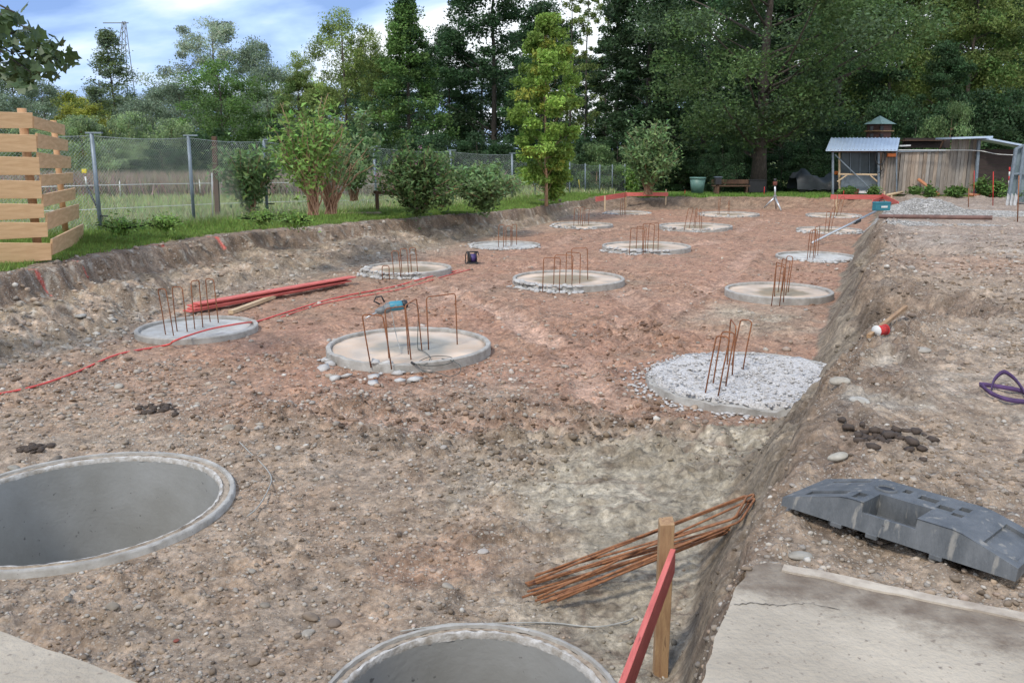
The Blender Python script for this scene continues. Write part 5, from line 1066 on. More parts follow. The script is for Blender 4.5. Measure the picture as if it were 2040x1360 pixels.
# ---------------------------------------------------------------- board fence at the left
def board_fence():
    rows_l = [(224, 253, 65), (268, 300, 72), (313, 346, 78), (360, 393, 82), (406, 434, 87), (443, 472, 94), (484, 525, 102)]
    corner_x = [63, 70, 77, 82, 87, 94, 102]
    rr = [((63, 232, 252), (126, 249, 268)), ((70, 266, 292), (132, 279, 299)), ((72, 304, 332), (138, 312, 333)), ((78, 349, 368), (142, 344, 362)), ((82, 388, 409), (147, 374, 395)), ((90, 425, 455), (154, 406, 432)), ((100, 477, 505), (163, 446, 478))]
    o = empty('board_fence', GU(100, 520), 'fence of fresh wide horizontal boards turning a corner at the left', 'fence'); O = Vector(o.location)
    Yc = GU(100, 522).y; Yr = GU(163, 482).y + .3; Yl = Yc - .6
    for i, (t, b, xr) in enumerate(rows_l):
        q = [A(-90, t + (1 if i > 3 else -1), Yl), A(xr, t + 1, Yc), A(xr + (2 if i else 0), b + 3 - (3 if i > 3 else 0), Yc), A(-90, b + (10 if i > 3 else 3), Yl)]
        q[0].z += .02
        if i == 6: q[3] = A(-90, 533, Yl); q[2] = A(103, 518, Yc)
        solid(o, O, q, .035, 'board', M['wood'])
    for i, ((x0, t0, b0), (x1, t1, b1)) in enumerate(rr):
        t0 -= 1; b0 += 3; b1 += 2
        q = [A(x0, t0, Yc + .03), A(x1, t1, Yr), A(x1, b1, Yr), A(x0, b0, Yc + .03)]; solid(o, O, q, .035, 'board', M['wood'])
    q = [A(146, 455, Yr - .5), A(149, 454.5, Yr - .45), A(151, 481, Yr - .45), A(148, 482, Yr - .5)]
    solid(o, O, q, .03, 'red_paint_mark', M['redboard'])
    for (tx, ty, bx, by, Y, w_) in ((43, 216, 76, 470, Yc + .10, .135), (106, 240, 133, 452, Yr + .08, .12)):
        MB().tube([A(bx, by + 30, Y) - O, A(tx, ty, Y) - O], w_ / 2, 12).build('post', M['woodpost'], o)
def solid(o, O, q, th, nm, m):
    n = (q[1] - q[0]).cross(q[3] - q[0]).normalized()
    if n.y < 0: n = -n
    V = [p - O for p in q] + [p - O + n * th for p in q]
    c = sum(V, Vector()) / 8
    d = (q[1] - q[0]); ang = math.atan2(d.y, d.x)
    ob = MB().add([v - c for v in V], [(0, 1, 2, 3), (7, 6, 5, 4), (0, 4, 5, 1), (1, 5, 6, 2), (2, 6, 7, 3), (3, 7, 4, 0)]).build(nm, m, o, loc=c, bevel=.004); return ob
board_fence()
# log and bits on the grass edge
a_ = upg(655, 433, .06); b_ = upg(760, 431, .06); tag(MB().tube([a_, a_.lerp(b_, .4) + Vector((0, 0, .02)), b_], [.07, .065, .06], 10).build('fallen_log', mat('pale_log', (.36, .27, .2), (.22, .17, .13), 5, .9, .5, 20)), 'pale fallen log on the grass below the arching shrub', 'log')
board('plank_bit', upg(828, 428, .03), upg(856, 427, .03), .15, .03, M['palewood'], 'short pale plank at the grass edge', 'plank')
tag(MB().beam(upg(581, 440), upg(580, 423), .08, .03, (0, 1, 0)).build('pink_marker', M['pink']), 'small pink marker stake on the grass strip', 'marker')
tag(MB().tube([upg(1070, 404, .05), upg(1118, 404, .05)], .08, 8).build('fallen_log', M['bark']), 'dark log lying at the foot of the lime-green tree', 'log')
o = empty('feed_rack', A(745, 402, 27), 'low dark wooden rail on a stub left of the flowering shrub', 'rail'); MB().beam(Vector((0, 0, .3)), Vector((1.0, .0, .22)), .06, .1).build('rail', M['oldwood'], o); MB().beam((.1, 0, -.4), (.1, 0, .3), .1, .1, (0, 1, 0)).build('stub', M['oldwood'], o)
# ---------------------------------------------------------------- vegetation
def leaf_mesh(name, C, S, colr, up_bias=.3, elong=1.6, rng=RNG):
    n = len(C); d = rng.normal(0, 1, (n, 3)); d[:, 2] *= .7; d /= np.linalg.norm(d, axis=1)[:, None] + 1e-9
    nn = rng.normal(0, 1, (n, 3)); nn[:, 2] += up_bias * 3; t = np.cross(nn, d); t /= np.linalg.norm(t, axis=1)[:, None] + 1e-9
    S = np.asarray(S)[:, None]
    V = np.stack([C - d * S * elong * .5 + t * S * .3, C + t * S * -.55, C + d * S * elong * .5 + t * S * .3], 1).reshape(-1, 3)
    Fq = np.arange(n * 3).reshape(-1, 3)
    return np_mesh(name, V, Fq, np.repeat(colr, 3, 0), smooth=False)
def crown_points(kind, n, rng, Hh, W_, base, clumps=70, cr=.12):
    """leaf centres: clumps spread through the crown volume; heights 0..Hh"""
    cs = []
    while len(cs) < clumps:
        v = rng.uniform(0, 1); a = rng.uniform(0, 6.283); r = rng.uniform(.25, 1) ** .6
        if kind == 'cone': pr = (1 - v) ** .75 * (1 if v > .08 else .8)
        elif kind == 'oval': pr = math.sin(math.pi * min(1, .12 + v * .88)) ** .55
        elif kind == 'round': pr = math.sqrt(max(0, 1 - (2 * v - 1) ** 2))
        elif kind == 'column': pr = .9 * (1 - v ** 3) * (.6 + .4 * min(1, v * 4))
        elif kind == 'umbrella': pr = 1.0 * math.sqrt(max(0, 1 - (v * 1.0) ** 2)) * min(1, .35 + v * 1.6)
        else: pr = 1
        pr *= 1 + .22 * math.sin(a * 3 + v * 9) + rng.uniform(-.12, .12)
        cs.append((math.cos(a) * r * pr * W_ / 2, math.sin(a) * r * pr * W_ / 2, base + v * (Hh - base)))
    cs = np.array(cs); w_ = rng.uniform(.4, 1.6, clumps); idx = rng.choice(clumps, n, p=w_ / w_.sum())
    rad = np.maximum(W_, (Hh - base) * .5) * cr * rng.uniform(.6, 1.4, clumps)
    off = np.clip(rng.normal(0, 1, (n, 3)), -1.7, 1.7); off[:, 2] *= .55; off *= rad[idx][:, None] * .6
    return cs, idx, cs[idx] + off
PALX = 1.75
PAL = {'mid': (.060, .105, .030), 'dark': (.030, .060, .026), 'deep': (.024, .042, .019), 'lime': (.155, .235, .05), 'willow': (.16, .19, .14), 'birch': (.115, .15, .045), 'yellow': (.17, .18, .035), 'olive': (.075, .10, .030), 'grey': (.10, .13, .09), 'oak': (.052, .085, .030), 'shrub': (.085, .13, .055), 'tan': (.14, .12, .06), 'blue': (.055, .085, .045), 'bright': (.095, .155, .040), 'pale': (.13, .175, .085)}  # grey: own leaf tone, lightened to put distant haze into the colour
for k_ in PAL: PAL[k_] = tuple(c * (1.45 if k_ in ('lime',) else 1.9 if k_ in ('oak', 'dark', 'blue', 'deep') else 2.0) for c in PAL[k_])
MESHC = {}
def tree_meshes(kind, pal, seed, nl, leaf, clumps, Hh=10., W_=6., base=2., trunk_r=.2, cr=.12, lean=0, alt=None, altf=.1, stems=1):
    rng = np.random.default_rng(seed); rnd = random.Random(seed); nl = int(nl * 1.9); leaf *= .66
    cs, idx, Cn = crown_points(kind, nl, rng, Hh, W_, base, clumps, cr)
    Cn[:, 0] += lean * (Cn[:, 2] / Hh) ** 1.5; cs = cs.copy(); cs[:, 0] += lean * (cs[:, 2] / Hh) ** 1.5
    ct = rng.uniform(.6, 1.45, len(cs)); c0 = np.array(PAL[pal]); colr = c0[None] * ct[idx][:, None] * rng.uniform(.88, 1.14, (nl, 1)) * (1 + rng.normal(0, .05, (nl, 3)))
    if alt:
        ca = rng.uniform(0, 1, len(cs)) < altf; k = ca[idx] & (rng.uniform(0, 1, nl) < .7); colr[k] = np.array(PAL[alt])[None] * rng.uniform(.8, 1.2, (k.sum(), 1))
    crown = leaf_mesh('crown', Cn, leaf * rng.uniform(.6, 1.3, nl), np.clip(colr, .005, .6), rng=rng)
    mb = MB(); 
    for s_ in range(stems):
        ox = rnd.uniform(-.3, .3) * (stems > 1) * trunk_r * 6; tl = []
        for i in range(7):
            v = i / 6; tl.append(Vector((ox * (1 + v * 2) + lean * v ** 1.5 + rnd.uniform(-.04, .04) * Hh * .3 * v, rnd.uniform(-.04, .04) * Hh * .3 * v, -.2 + v * Hh * .93)))
        mb.tube(tl, [trunk_r * (1.25 if i == 0 else 1) * (1 - i / 6.5) ** .8 + .01 for i in range(7)], 8)
    order = list(range(len(cs))); rnd.shuffle(order)
    for k in order[:min(len(cs), 34)]:
        c = Vector(cs[k]); zz = max(base * .7, c.z - math.hypot(c.x, c.y) * .55); v = min(.95, zz / (Hh * .93)); p0 = Vector((lean * v ** 1.5, 0, zz)); i_ = min(6, int(v * 6)); p0 = tl[i_].lerp(tl[min(6, i_ + 1)], v * 6 - i_)
        mid = p0.lerp(c, .5) + Vector((0, 0, -.04 * Hh * rnd.uniform(-.5, 1))); r0 = max(.012, trunk_r * .32 * (1 - v * .6)); mb.tube([p0, mid, c], [r0, r0 * .6, r0 * .2], 5, cap=False)
    return crown, mb.mesh('trunk')
def proto(key, **k):
    if key not in MESHC: MESHC[key] = tree_meshes(**k)
    return MESHC[key]
def place_tree(key, name, label, cat, px, top, Y, wpx, bark='bark', group=None, base_py=None, depth=None, rz=None):
    cr_, tr_ = MESHC[key][:2]; Hh, W_ = DIM[key]
    zb = float(zup(Y)) - .05 if base_py is None else A(px, base_py, Y).z
    hgt = A(px, top, Y).z - zb; X = A(px, 300, Y).x; wid = 2 * wpx / F * Y * cP
    o = empty(name, (X, Y, zb), label, cat, group); o.rotation_euler.z = 0 if rz is None else rz
    sx = wid / W_; o.scale = (sx, depth / W_ if depth else sx, hgt / Hh)
    c = link('crown', cr_, M['leaf'], o); t = link('trunk', tr_, None, o)
    if not tr_.materials: tr_.materials.append(M[bark])
    return o
DIM = {}
def P_(key, kind, pal, seed, nl, leaf, clumps, Hh=10, W_=6, base=2, trunk_r=.2, **k):
    MESHC[key] = tree_meshes(kind, pal, seed, nl, leaf, clumps, Hh, W_, base, trunk_r, **k); DIM[key] = (Hh, W_)
P_('round_dark', 'round', 'mid', 1, 12000, .24, 90, 12, 9, 1.0, .2)
P_('willow', 'umbrella', 'willow', 2, 14000, .22, 110, 16, 14, 5, .3, cr=.065)
P_('wide_grey', 'round', 'grey', 3, 11000, .24, 90, 14, 9, 2, .22)
P_('thin_spruce', 'cone', 'grey', 4, 8000, .24, 220, 16, 8, 1, .18, cr=.08, alt='olive', altf=.4)
P_('birch', 'oval', 'birch', 5, 10500, .20, 95, 14, 9, 4, .13, cr=.085, stems=2)
P_('alder', 'cone', 'mid', 6, 20000, .25, 160, 18, 9, 1, .22, cr=.085, alt='dark', altf=.35)
P_('dark_mix', 'oval', 'dark', 7, 20000, .30, 130, 22, 11, 1.5, .3, cr=.10, alt='deep', altf=.4)
P_('lime', 'oval', 'lime', 8, 16000, .17, 150, 8, 3.6, .9, .07, cr=.09, alt='yellow', altf=.12, stems=2)
P_('spruce', 'cone', 'deep', 9, 17000, .32, 150, 24, 9, 1, .28, cr=.07, alt='dark', altf=.25)
P_('oak', 'round', 'oak', 10, 30000, .26, 150, 20, 18, 4.0, .55, cr=.085, alt='blue', altf=.3)
P_('olive', 'oval', 'olive', 11, 20000, .30, 130, 20, 12, 1, .3, cr=.09, alt='mid', altf=.3)
P_('sparse', 'oval', 'olive', 12, 2600, .26, 60, 20, 6, 5, .16, cr=.06, alt='birch', altf=.3)
P_('bush', 'round', 'shrub', 13, 7000, .16, 60, 4, 5, .1, .05, cr=.11)
P_('bush_dark', 'round', 'dark', 14, 8000, .20, 60, 5, 6, .0, .06, cr=.12, alt='deep', altf=.4)
P_('bush_light', 'round', 'pale', 15, 11000, .18, 110, 5, 8, .0, .05, cr=.08, alt='grey', altf=.35)
P_('yellow_tree', 'oval', 'yellow', 16, 8000, .28, 60, 10, 8, 1.5, .12, cr=.1, alt='olive', altf=.4)
T = place_tree
TG = 'trees along the meadow and wood edge'
T('wide_grey', 'tree', 'grey-green tree behind the board fence at the left edge', 'tree', 40, 150, 78, 75, group=TG)
T('yellow_tree', 'tree', 'yellow-green low tree right of the board fence', 'tree', 150, 190, 70, 60, group=TG)
T('thin_spruce', 'tree', 'tall thin grey tree with bare spiky top in front of the pylon', 'tree', 237, 62, 84, 80, group=TG)
T('wide_grey', 'tree', 'grey-green tree between the thin spiky tree and the willow', 'tree', 335, 170, 80, 55, group=TG, rz=2)
T('willow', 'willow_tree', 'large silvery willow with open spreading crown against the sky', 'tree', 440, 42, 92, 120, group=TG)
T('wide_grey', 'willow_tree', 'silver willow with slender crown right of the large willow', 'tree', 520, 85, 90, 55, group=TG, rz=1)
T('round_dark', 'tree', 'dense round dark green tree in front of the willow', 'tree', 447, 128, 60, 88, group=TG)
for px_, tp_, Y_, w_, k_, lb_ in ((95, 165, 74, 60, 'wide_grey', 'grey-green tree just right of the board fence top'), (190, 215, 66, 60, 'yellow_tree', 'yellowish low tree below the thin spiky tree'), (290, 200, 70, 65, 'wide_grey', 'soft grey-green tree between pale bushes and the willow'), (365, 165, 72, 60, 'wide_grey', 'grey tree at the left foot of the large willow'), (540, 130, 74, 60, 'wide_grey', 'grey tree at the right foot of the willows'), (600, 110, 80, 55, 'birch', 'thin pale tree left of the forked birch'), (20, 190, 66, 60, 'wide_grey', 'grey tree behind the board fence, lower one'), (650, 180, 60, 60, 'olive', 'olive tree left of the birch trunk')):
    T(k_, 'tree', lb_, 'tree', px_, tp_, Y_, w_, group=TG, rz=px_ * .05)
T('birch', 'birch_tree', 'airy birch with white forked trunk against the sky', 'tree', 690, 28, 56, 85, 'birch', TG)
T('thin_spruce', 'tree', 'grey bushy tree at the foot of the thin spiky one', 'tree', 200, 175, 80, 70, group=TG, rz=2)
T('birch', 'birch_tree', 'smaller yellow-green birch right of the forked one', 'tree', 745, 70, 58, 60, 'birch', TG, rz=2.2)
T('olive', 'tree', 'mid green tree left of the birch', 'tree', 600, 150, 62, 60, group=TG)
T('alder', 'alder_tree', 'tall conical green tree standing before the dark wood', 'tree', 815, -2, 54, 100, group=TG)
T('dark_mix', 'tree', 'very tall dark green tree behind the lime-green one', 'tree', 985, -90, 60, 118, 'barkdark', TG)
T('dark_mix', 'tree', 'dark tree between the conical tree and the very tall one', 'tree', 895, 60, 62, 70, 'barkdark', TG, rz=1.5)
for px, tp, Y, rz, lb in ((1135, -60, 68, 0, 'slender thinly leaved tree just right of the lime-green tree top'), (1165, -90, 72, 1, 'middle one of the slender thinly leaved trees against the sky'), (1205, -60, 66, 2, 'slender thinly leaved tree next to the dark spruces')):
    T('sparse', 'tree', lb, 'tree', px, tp, Y, 45, 'barkdark', 'slender sparse trees in the middle of the wood', rz=rz)
T('spruce', 'spruce_tree', 'tall near-black spruce left of the big oak', 'tree', 1290, -200, 56, 120, 'barkdark', TG)
T('spruce', 'spruce_tree', 'dark spruce behind the sparse trees', 'tree', 1225, -30, 62, 80, 'barkdark', TG, rz=2)
T('oak', 'oak_tree', 'massive oak with thick straight trunk overhanging the far grass', 'tree', 1515, -160, 47, 250, 'bark', TG, base_py=386)
T('dark_mix', 'tree', 'dark tree behind the oak on its right', 'tree', 1660, -120, 60, 110, 'barkdark', TG, rz=.7)
T('olive', 'tree', 'olive green tree above the dovecote', 'tree', 1760, -60, 62, 100, group=TG)
T('dark_mix', 'tree', 'dark ivy-hung tree right of the dovecote', 'tree', 1865, 90, 58, 60, 'barkdark', TG, rz=3)
T('olive', 'tree', 'olive tree with yellowing leaves at the right', 'tree', 1915, -80, 66, 110, group=TG, rz=2)
T('olive', 'tree', 'olive tree cut by the right edge of the photo', 'tree', 2050, -90, 58, 110, group=TG, rz=4)
T('bush_dark', 'tree', 'dark green tree behind the plank shed', 'tree', 1950, 190, 52, 100, group=TG)
for px, tp, Y, w_, k in ((1400, -150, 72, 120, 'dark_mix'), (1560, -150, 75, 120, 'spruce'), (1800, -150, 78, 130, 'dark_mix'), (1990, -160, 80, 120, 'dark_mix'), (1080, 10, 80, 90, 'dark_mix'), (2150, -100, 70, 100, 'olive'), (1890, -200, 72, 130, 'olive'), (2080, -160, 66, 110, 'dark_mix'), (1960, -60, 90, 150, 'dark_mix'), (1480, -200, 90, 160, 'dark_mix'), (1640, -250, 95, 160, 'dark_mix'), (760, 120, 75, 90, 'dark_mix'), (1340, -100, 76, 80, 'dark_mix'), (1700, -100, 82, 120, 'spruce')):
    T(k, 'tree', 'dark tree deep in the wood behind the front row', 'tree', px, tp, Y, w_, 'barkdark', 'dark trees deep in the wood', rz=px * .01)
# far background row so that the horizon closes with trees
for i, px in enumerate(range(-200, 2400, 105)):
    T('wide_grey' if px < 700 else 'dark_mix', 'tree', 'distant hazy tree in the last row behind the meadow' if px < 700 else 'distant dark tree in the last row of the wood', 'tree', px + (i * 37 % 40), 205 - (i * 53 % 50) if px < 700 else 120, 120 + (i * 31 % 30), 95, 'barkdark', 'last row of distant trees left' if px < 700 else 'last row of distant trees right', rz=i)
BG_ = 'bushes along the back of the meadow'
for px, tp, Y, w_, k, lb in ((165, 240, 58, 70, 'bush_light', 'pale green bush left in the meadow row, beside the board fence'), (260, 232, 60, 65, 'bush_light', 'rounded pale green bush beyond the meadow, second in the row'), (345, 245, 57, 60, 'bush_light', 'pale green bush below the round dark tree on its left'), (60, 258, 60, 70, 'bush_light', 'pale bush behind the board fence'),
        (430, 262, 56, 60, 'bush_dark', 'dark bush under the round dark tree'), (560, 250, 58, 70, 'bush_dark', 'dark bush behind the arching shrub'), (215, 285, 50, 60, 'bush_light', 'low pale bush nearest the meadow, left'), (320, 290, 50, 60, 'bush_dark', 'low dark bush nearest the meadow'), (640, 235, 56, 60, 'bush_dark', 'dark bush at the foot of the birch'),
        (740, 250, 52, 60, 'bush_dark', 'dark bush right of the birch trunk'), (840, 262, 50, 70, 'bush_dark', 'dark bush under the conical tree'), (950, 270, 50, 70, 'bush_dark', 'dark bush between conical and lime-green trees'), (1130, 270, 52, 70, 'bush_dark', 'dark bush right of the lime-green tree'), (1190, 290, 50, 50, 'bush', 'green bush behind the far low fence')):
    T(k, 'bush', lb, 'bush', px, tp, Y, w_, 'twig', BG_, rz=px * .02)
UG = 'dark undergrowth bushes below the wood'
for px, tp, Y, w_, lb in ((1230, 270, 54, 60, 'dark bush behind the end of the far low fence'), (1340, 290, 53, 60, 'dark bush right of the bare-stemmed pale shrub'), (1390, 300, 55, 50, 'dark bush behind the rain barrel'), (1470, 290, 52, 60, 'dark bush behind the garden bench'), (1560, 300, 50, 60, 'dark bush directly right of the oak trunk'), (1610, 280, 51, 60, 'dark bush behind the tarpaulin-covered vehicle'), (1680, 230, 53, 70, 'dark bush behind the metal roof of the shed'), (1820, 230, 52, 70, 'dark bush right of the dovecote, behind the plank wall'),
        (1900, 200, 54, 80, 'tall dark bush behind the stepped roof of the shed'), (2000, 190, 52, 80, 'tall dark bush behind the dark outbuilding'), (2080, 220, 50, 60, 'dark bush cut by the right edge behind the aviary'), (1760, 190, 56, 60, 'tall dark bush directly behind the dovecote')):
    T('bush_dark', 'bush', lb, 'bush', px, tp, Y, w_, 'twig', UG, rz=px * .02)
T('bush', 'bush', 'light green round bush right of the dovecote', 'bush', 1890, 212, 50, 50, 'twig')
T('bush_dark', 'bush', 'dark conifer-like bush between barrel and oak trunk', 'bush', 1440, 276, 45.5, 38, 'twig')
T('lime', 'lime_green_tree', 'bright lime-green young tree at the fence corner', 'tree', 1092, 34, 32.5, 70, 'twig', base_py=402)
# arching shrub with tan stems and other shrubs
def shrub(px, base_py, top, wpx, Y, label, pal, nl, leaf, nst=26, stem='twig', spread=1.0, flowers=None, name='shrub', bare=.35, group=None, droop=.15):
    g = A(px, base_py, Y); hgt = A(px, top, Y).z - g.z; wd = wpx / F * Y; o = empty(name, g, label, 'shrub', group)
    mb = MB(); C = []; rnd = random.Random(px); col_ = []; nl = int(nl * 2.0); leaf *= .68
    for i in range(nst):
        a_ = rnd.uniform(0, 6.28); r_ = rnd.uniform(.25, 1) * wd * spread; h_ = hgt * rnd.uniform(.5, 1.0) * (1 - .3 * (r_ / wd) ** 2)
        p = []
        if rnd.random() < .12: h_ *= 1.25
        kx_, ky_ = rnd.gauss(0, .05) * wd, rnd.gauss(0, .05) * wd
        for k in range(9):
            v = k / 8; rr_ = r_ * v ** 1.3; p.append(Vector((math.cos(a_) * rr_ + rnd.gauss(0, .03) + kx_ * (1 - v * .3), math.sin(a_) * rr_ + ky_, h_ * (v - droop * v * v * v) / (1 - droop))))
        mb.tube(p, [.014 * (1 - k / 9) + .0045 for k in range(9)], 4, cap=False)
        for m in range(nl // nst):
            v = bare + (1 - bare) * rnd.random() ** .8; k = min(7, int(v * 8)); q = p[k].lerp(p[k + 1], v * 8 - k); C.append(q + Vector([rnd.gauss(0, .05 + .025 * hgt) * (1 + (rnd.random() < .2)) for _ in range(3)]))
    C = np.array(C); n = len(C); c0 = np.array(PAL[pal]); cc = c0[None] * RNG.uniform(.6, 1.5, (n, 1)) * (1 + RNG.normal(0, .08, (n, 3)))
    link('foliage', leaf_mesh('foliage', C, leaf * RNG.uniform(.6, 1.3, n), np.clip(cc, .01, .6), elong=2.2), M['leaf'], o); mb.build('stems', M[stem], o)
    if flowers:
        k = RNG.choice(n, flowers[0]); Cf = C[k] + [0, 0, .05]; _f = link('flowers', leaf_mesh('flowers', np.repeat(Cf, 8, 0) + RNG.normal(0, .035, (len(Cf) * 8, 3)), np.full(len(Cf) * 8, .05), np.tile(flowers[1], (len(Cf) * 8, 1))), M['leaf'], o); tag(_f, kind='stuff')
    return o
shrub(625, 428, 168, 85, 19.2, 'tall arching shrub with bare tan stems and sparse leaves', 'bright', 1300, .10, 60, 'twig', 1.1, bare=.42)
shrub(660, 426, 215, 85, 20.5, 'second tan-stemmed shrub with reddish twigs, right of the tall one', 'shrub', 600, .09, 40, 'twig', 1.1, bare=.4)
shrub(500, 420, 258, 75, 24.5, 'loose grey-green shrub growing behind the fence left of the tan stems', 'shrub', 1500, .12, 34, 'twig', 1.0, bare=.15)
shrub(705, 400, 240, 80, 26, 'pale leafy shrub behind the fence right of the tan stems', 'shrub', 2600, .13, 24, 'twig', .8, bare=.4)
shrub(828, 420, 288, 75, 25, 'dark flowering buddleia in front of the fence', 'oak', 4600, .11, 75, 'twig', 1.25, flowers=(70, (.32, .18, .24)), bare=.05)
shrub(880, 412, 305, 40, 27, 'green shrub right of the dark flowering one', 'shrub', 2200, .10, 22, 'twig', .9, flowers=(12, (.34, .18, .22)), bare=.1)
shrub(965, 410, 318, 65, 27, 'bright green willow-leaved shrub before the fence corner', 'shrub', 4500, .11, 75, 'twig', 1.25, bare=.03)
shrub(1290, 388, 235, 58, 40, 'bare-stemmed pale shrub at the right end of the far fence', 'shrub', 2600, .15, 60, 'twig', 1.0, bare=.3)
shrub(1262, 390, 318, 25, 47, 'small leafy plant right of the far fence', 'bright', 900, .15, 12, 'twig', .9, bare=.1)
shrub(1105, 400, 300, 40, 33.5, 'light green suckers around the lime-green tree base', 'lime', 1800, .15, 16, 'twig', .9, bare=.1)
for px, w_, lb in ((1690, 22, 'nettles below the shed window frame, by the plant pot'), (1740, 10, 'small weeds at the foot of the long diagonal brace'), (1820, 12, 'weeds left of the leaning orange pipe'), (1855, 14, 'weeds around the foot of the leaning orange pipe'), (1905, 26, 'weeds along the planks right of the leaning pipe'), (1960, 26, 'brambles before the dark outbuilding, left'), (1985, 24, 'brambles before the dark outbuilding, next to the ranging pole')):
    shrub(px, 388, 360 if px > 1940 else 375, w_, 41.2, lb, 'mid', 700, .13, 9, 'twig', .9, name='weed_clump', bare=.05, group='weeds along the shed foot')
for px, py, tp, Y in ((590, 445, 430, 18.4), (240, 460, 438, 17.3), (330, 452, 436, 18.2), (520, 440, 424, 20), (2025, 398, 372, 35)):
    shrub(px, py, tp, 46, Y, {590: 'low weeds at the foot of the tan-stemmed shrub', 240: 'low nettles by the second fence post', 330: 'low nettles between second and third fence post', 520: 'low weeds by the post left of the tan-stemmed shrub', 1210: 'low weeds before the left red batter board', 2025: 'weeds at the aviary foot'}[px], 'bright', 420, .06, 26, 'grass', 1.2, name='weed_clump', bare=.05, group='weed clumps along the fence' if px < 1300 else None)
# maple branch hanging in from the top left
def maple():
    o = empty('maple_tree', (-7.2, 9.5, 1), 'maple branch with dark lobed leaves hanging in at the top left', 'tree'); O = Vector(o.location); rnd = random.Random(3)
    mb = MB(); mb.tube([(-.3, 0, 0), (-.2, 0, 2.5), (0, 0, 5)], [.2, .16, .1], 10); tips = []
    for ex, ey, Y in ((60, 60, 9), (115, 120, 9.2), (30, 110, 9.4), (70, 150, 9.1), (5, 60, 9), (90, 100, 9.5), (40, 30, 9.3), (0, 140, 9.2)):
        e_ = A(ex, ey, Y) - O; s0 = Vector((-.15, 0, 3.2)); md = s0.lerp(e_, .55) + Vector((0, 0, .3)); pts = smooth_path([s0, md, e_], 5); mb.tube(pts, [.03 * (1 - i / len(pts)) + .004 for i in range(len(pts))], 5, cap=False)
        tips.append((md, e_))
    mb.build('branch', M['barkdark'], o)
    out_ = []
    for k in range(5):
        a_ = math.radians(90 + (k - 2) * 52); out_ += [(math.cos(a_ - .42) * .62, math.sin(a_ - .42) * .62), (math.cos(a_) * (1 if k == 2 else .85), math.sin(a_) * (1 if k == 2 else .85))]
    out_ += [(math.cos(math.radians(222)) * .35, math.sin(math.radians(222)) * .35), (0, -.15)]
    me = bpy.data.meshes.new('leaf'); me.from_pydata([(x, y, -.25 * abs(x)) for x, y in out_] + [(0, .1, 0)], [], [(i, (i + 1) % len(out_), len(out_)) for i in range(len(out_))]); me.update()
    me.materials.append(mat('maple_leaf', (.07, .115, .035), (.04, .07, .022), 1.5, .5, trans=.2))
    cl = [(10, 35), (45, 60), (75, 75), (20, 85), (60, 100), (95, 110), (130, 118), (10, 120), (45, 130), (80, 140), (110, 135), (25, 155), (60, 165), (5, 60), (5, 100), (90, 95), (-20, 60), (-20, 120), (-30, 90), (-20, 30)]
    for i in range(290):
        ex, ey = rnd.choice(cl); lo = link('leaf', me, None, o, loc=A(ex + rnd.gauss(0, 14), ey + rnd.gauss(0, 9), 9.2 + rnd.gauss(0, .35)) - O); s_ = rnd.uniform(.06, .115); lo.scale = (s_,) * 3; lo.rotation_euler = (rnd.gauss(.9, .5), rnd.gauss(0, .4), rnd.uniform(0, 6.28))
maple()
# grass
def blades(name, X, Y, Z, hgt, wid, colr):
    n = len(X); a_ = RNG.uniform(0, 6.28, n); l = RNG.normal(0, .35, n) * hgt; l2 = RNG.normal(0, .35, n) * hgt
    dx, dy = np.cos(a_) * wid, np.sin(a_) * wid
    V = np.stack([np.c_[X - dx, Y - dy, Z - .01], np.c_[X + dx, Y + dy, Z - .01], np.c_[X + l, Y + l2, Z + hgt]], 1).reshape(-1, 3)
    o = link(name, np_mesh(name, V, np.arange(n * 3).reshape(-1, 3), np.repeat(colr, 3, 0), smooth=False), M['grass']); tag(o, kind='stuff'); return o
def gcol(n, base): return np.clip(np.array(base)[None] * RNG.uniform(.6, 1.45, (n, 1)) * (1 + RNG.normal(0, .1, (n, 3))), .01, .7)
n = 170000; y = RNG.uniform(12.5, 42, n); x = itp(CL, y) - RNG.uniform(-.05, 3.4, n) ** 1.0; tl, tr, tf = bank_params(x, y); k = (tl > 1.05 + fbm(x, y, 3, 3, 62) * .1) & (np.abs(x) < y * .66 + 1.3); x, y = x[k], y[k]
d = itp(CL, y) - x; hg = RNG.uniform(.03, .09, len(x)) * (1 + 1.8 * sst(1.0, 2.2, d) * RNG.uniform(.3, 1.3, len(x))); 
blades('grass', x, y, terrain(x, y), hg, .006 + y * .0002, gcol(len(x), (.20, .30, .07)))
n = 120000; y = 17 * (75 / 17) ** RNG.uniform(0, 1, n); x = RNG.uniform(-.68, .12, n) * y; k = (x < itp(CL, np.minimum(y, 40)) - 2.3) | (y > 43); x, y = x[k], y[k]
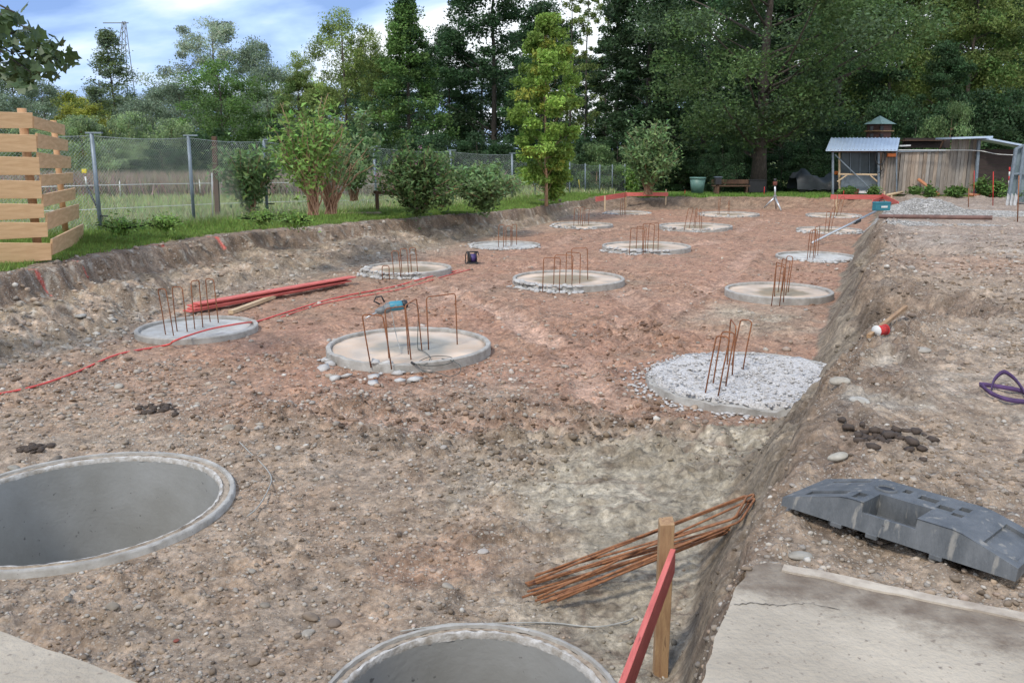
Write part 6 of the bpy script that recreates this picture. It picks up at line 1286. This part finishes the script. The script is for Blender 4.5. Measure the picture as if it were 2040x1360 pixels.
c = gcol(len(x), (.34, .42, .17)); q = RNG.uniform(0, 1, len(x)) < .22; c[q] = gcol(int(q.sum()), (.50, .46, .27))
blades('meadow_grass', x, y, zup(y) - .03, RNG.uniform(.12, .38, len(x)), .008 + y * .0006, c)
# tall brownish weeds at the back of the meadow
n = 42000; y = RNG.uniform(40, 52, n); x = RNG.uniform(-.66, -.02, n) * y; c = gcol(n, (.34, .31, .20)); q = RNG.uniform(0, 1, n) < .35; c[q] = gcol(int(q.sum()), (.42, .29, .27)); blades('meadow_weeds', x, y, zup(y), RNG.uniform(.5, 1.35, n), .035, c)
n = 42000; y = RNG.uniform(40.5, 47, n); x = RNG.uniform(3, 26, n); tl, tr, tf = bank_params(x, y); k = (tf > 1.05 + fbm(x, y, .6, 3, 69) * -.4) & (np.abs(x) < y * .65) & ((np.abs(x - 13.2) > .8 + RNG.normal(0, .2, n)) | (y > 43)); x, y = x[k], y[k]
zz = np.where(y < 45.6, terrain(x, y), zup(y)); blades('grass', x, y, zz, RNG.uniform(.05, .17, len(x)), .02, gcol(len(x), (.17, .29, .06)))
# distant pylon
o = empty('pylon', A(243, 175, 330), 'distant steel lattice pylon above the trees at the left', 'pylon'); O = Vector(o.location); M_ = M['toolgrey']
tp_ = A(247, 43, 330) - O
mb = MB(); wb = 3.2
for sx in (-1, 1):
    for sy in (-1, 1): mb.tube([(sx * wb, sy * wb, -3), (tp_.x + sx * .4, sy * .4, tp_.z)], .16, 4)
for i in range(9):
    v0, v1 = i / 9, (i + 1) / 9; w0, w1 = wb * (1 - v0) + .4, wb * (1 - v1) + .4; z0, z1 = tp_.z * v0, tp_.z * v1
    mb.tube([(-w0 + tp_.x * v0, 0, z0), (w1 + tp_.x * v1, 0, z1)], .10, 3); mb.tube([(w0 + tp_.x * v0, 0, z0), (-w1 + tp_.x * v1, 0, z1)], .10, 3)
mb.build('lattice_mast', M_, o)
for py, w_ in ((46, 24), (90, 17)):
    z = A(247, py, 330).z - O.z; s_ = 330 / F; MB().tube([(-w_ * s_, 0, z), (w_ * s_, 0, z)], .18, 4).build('crossarm', M_, o)
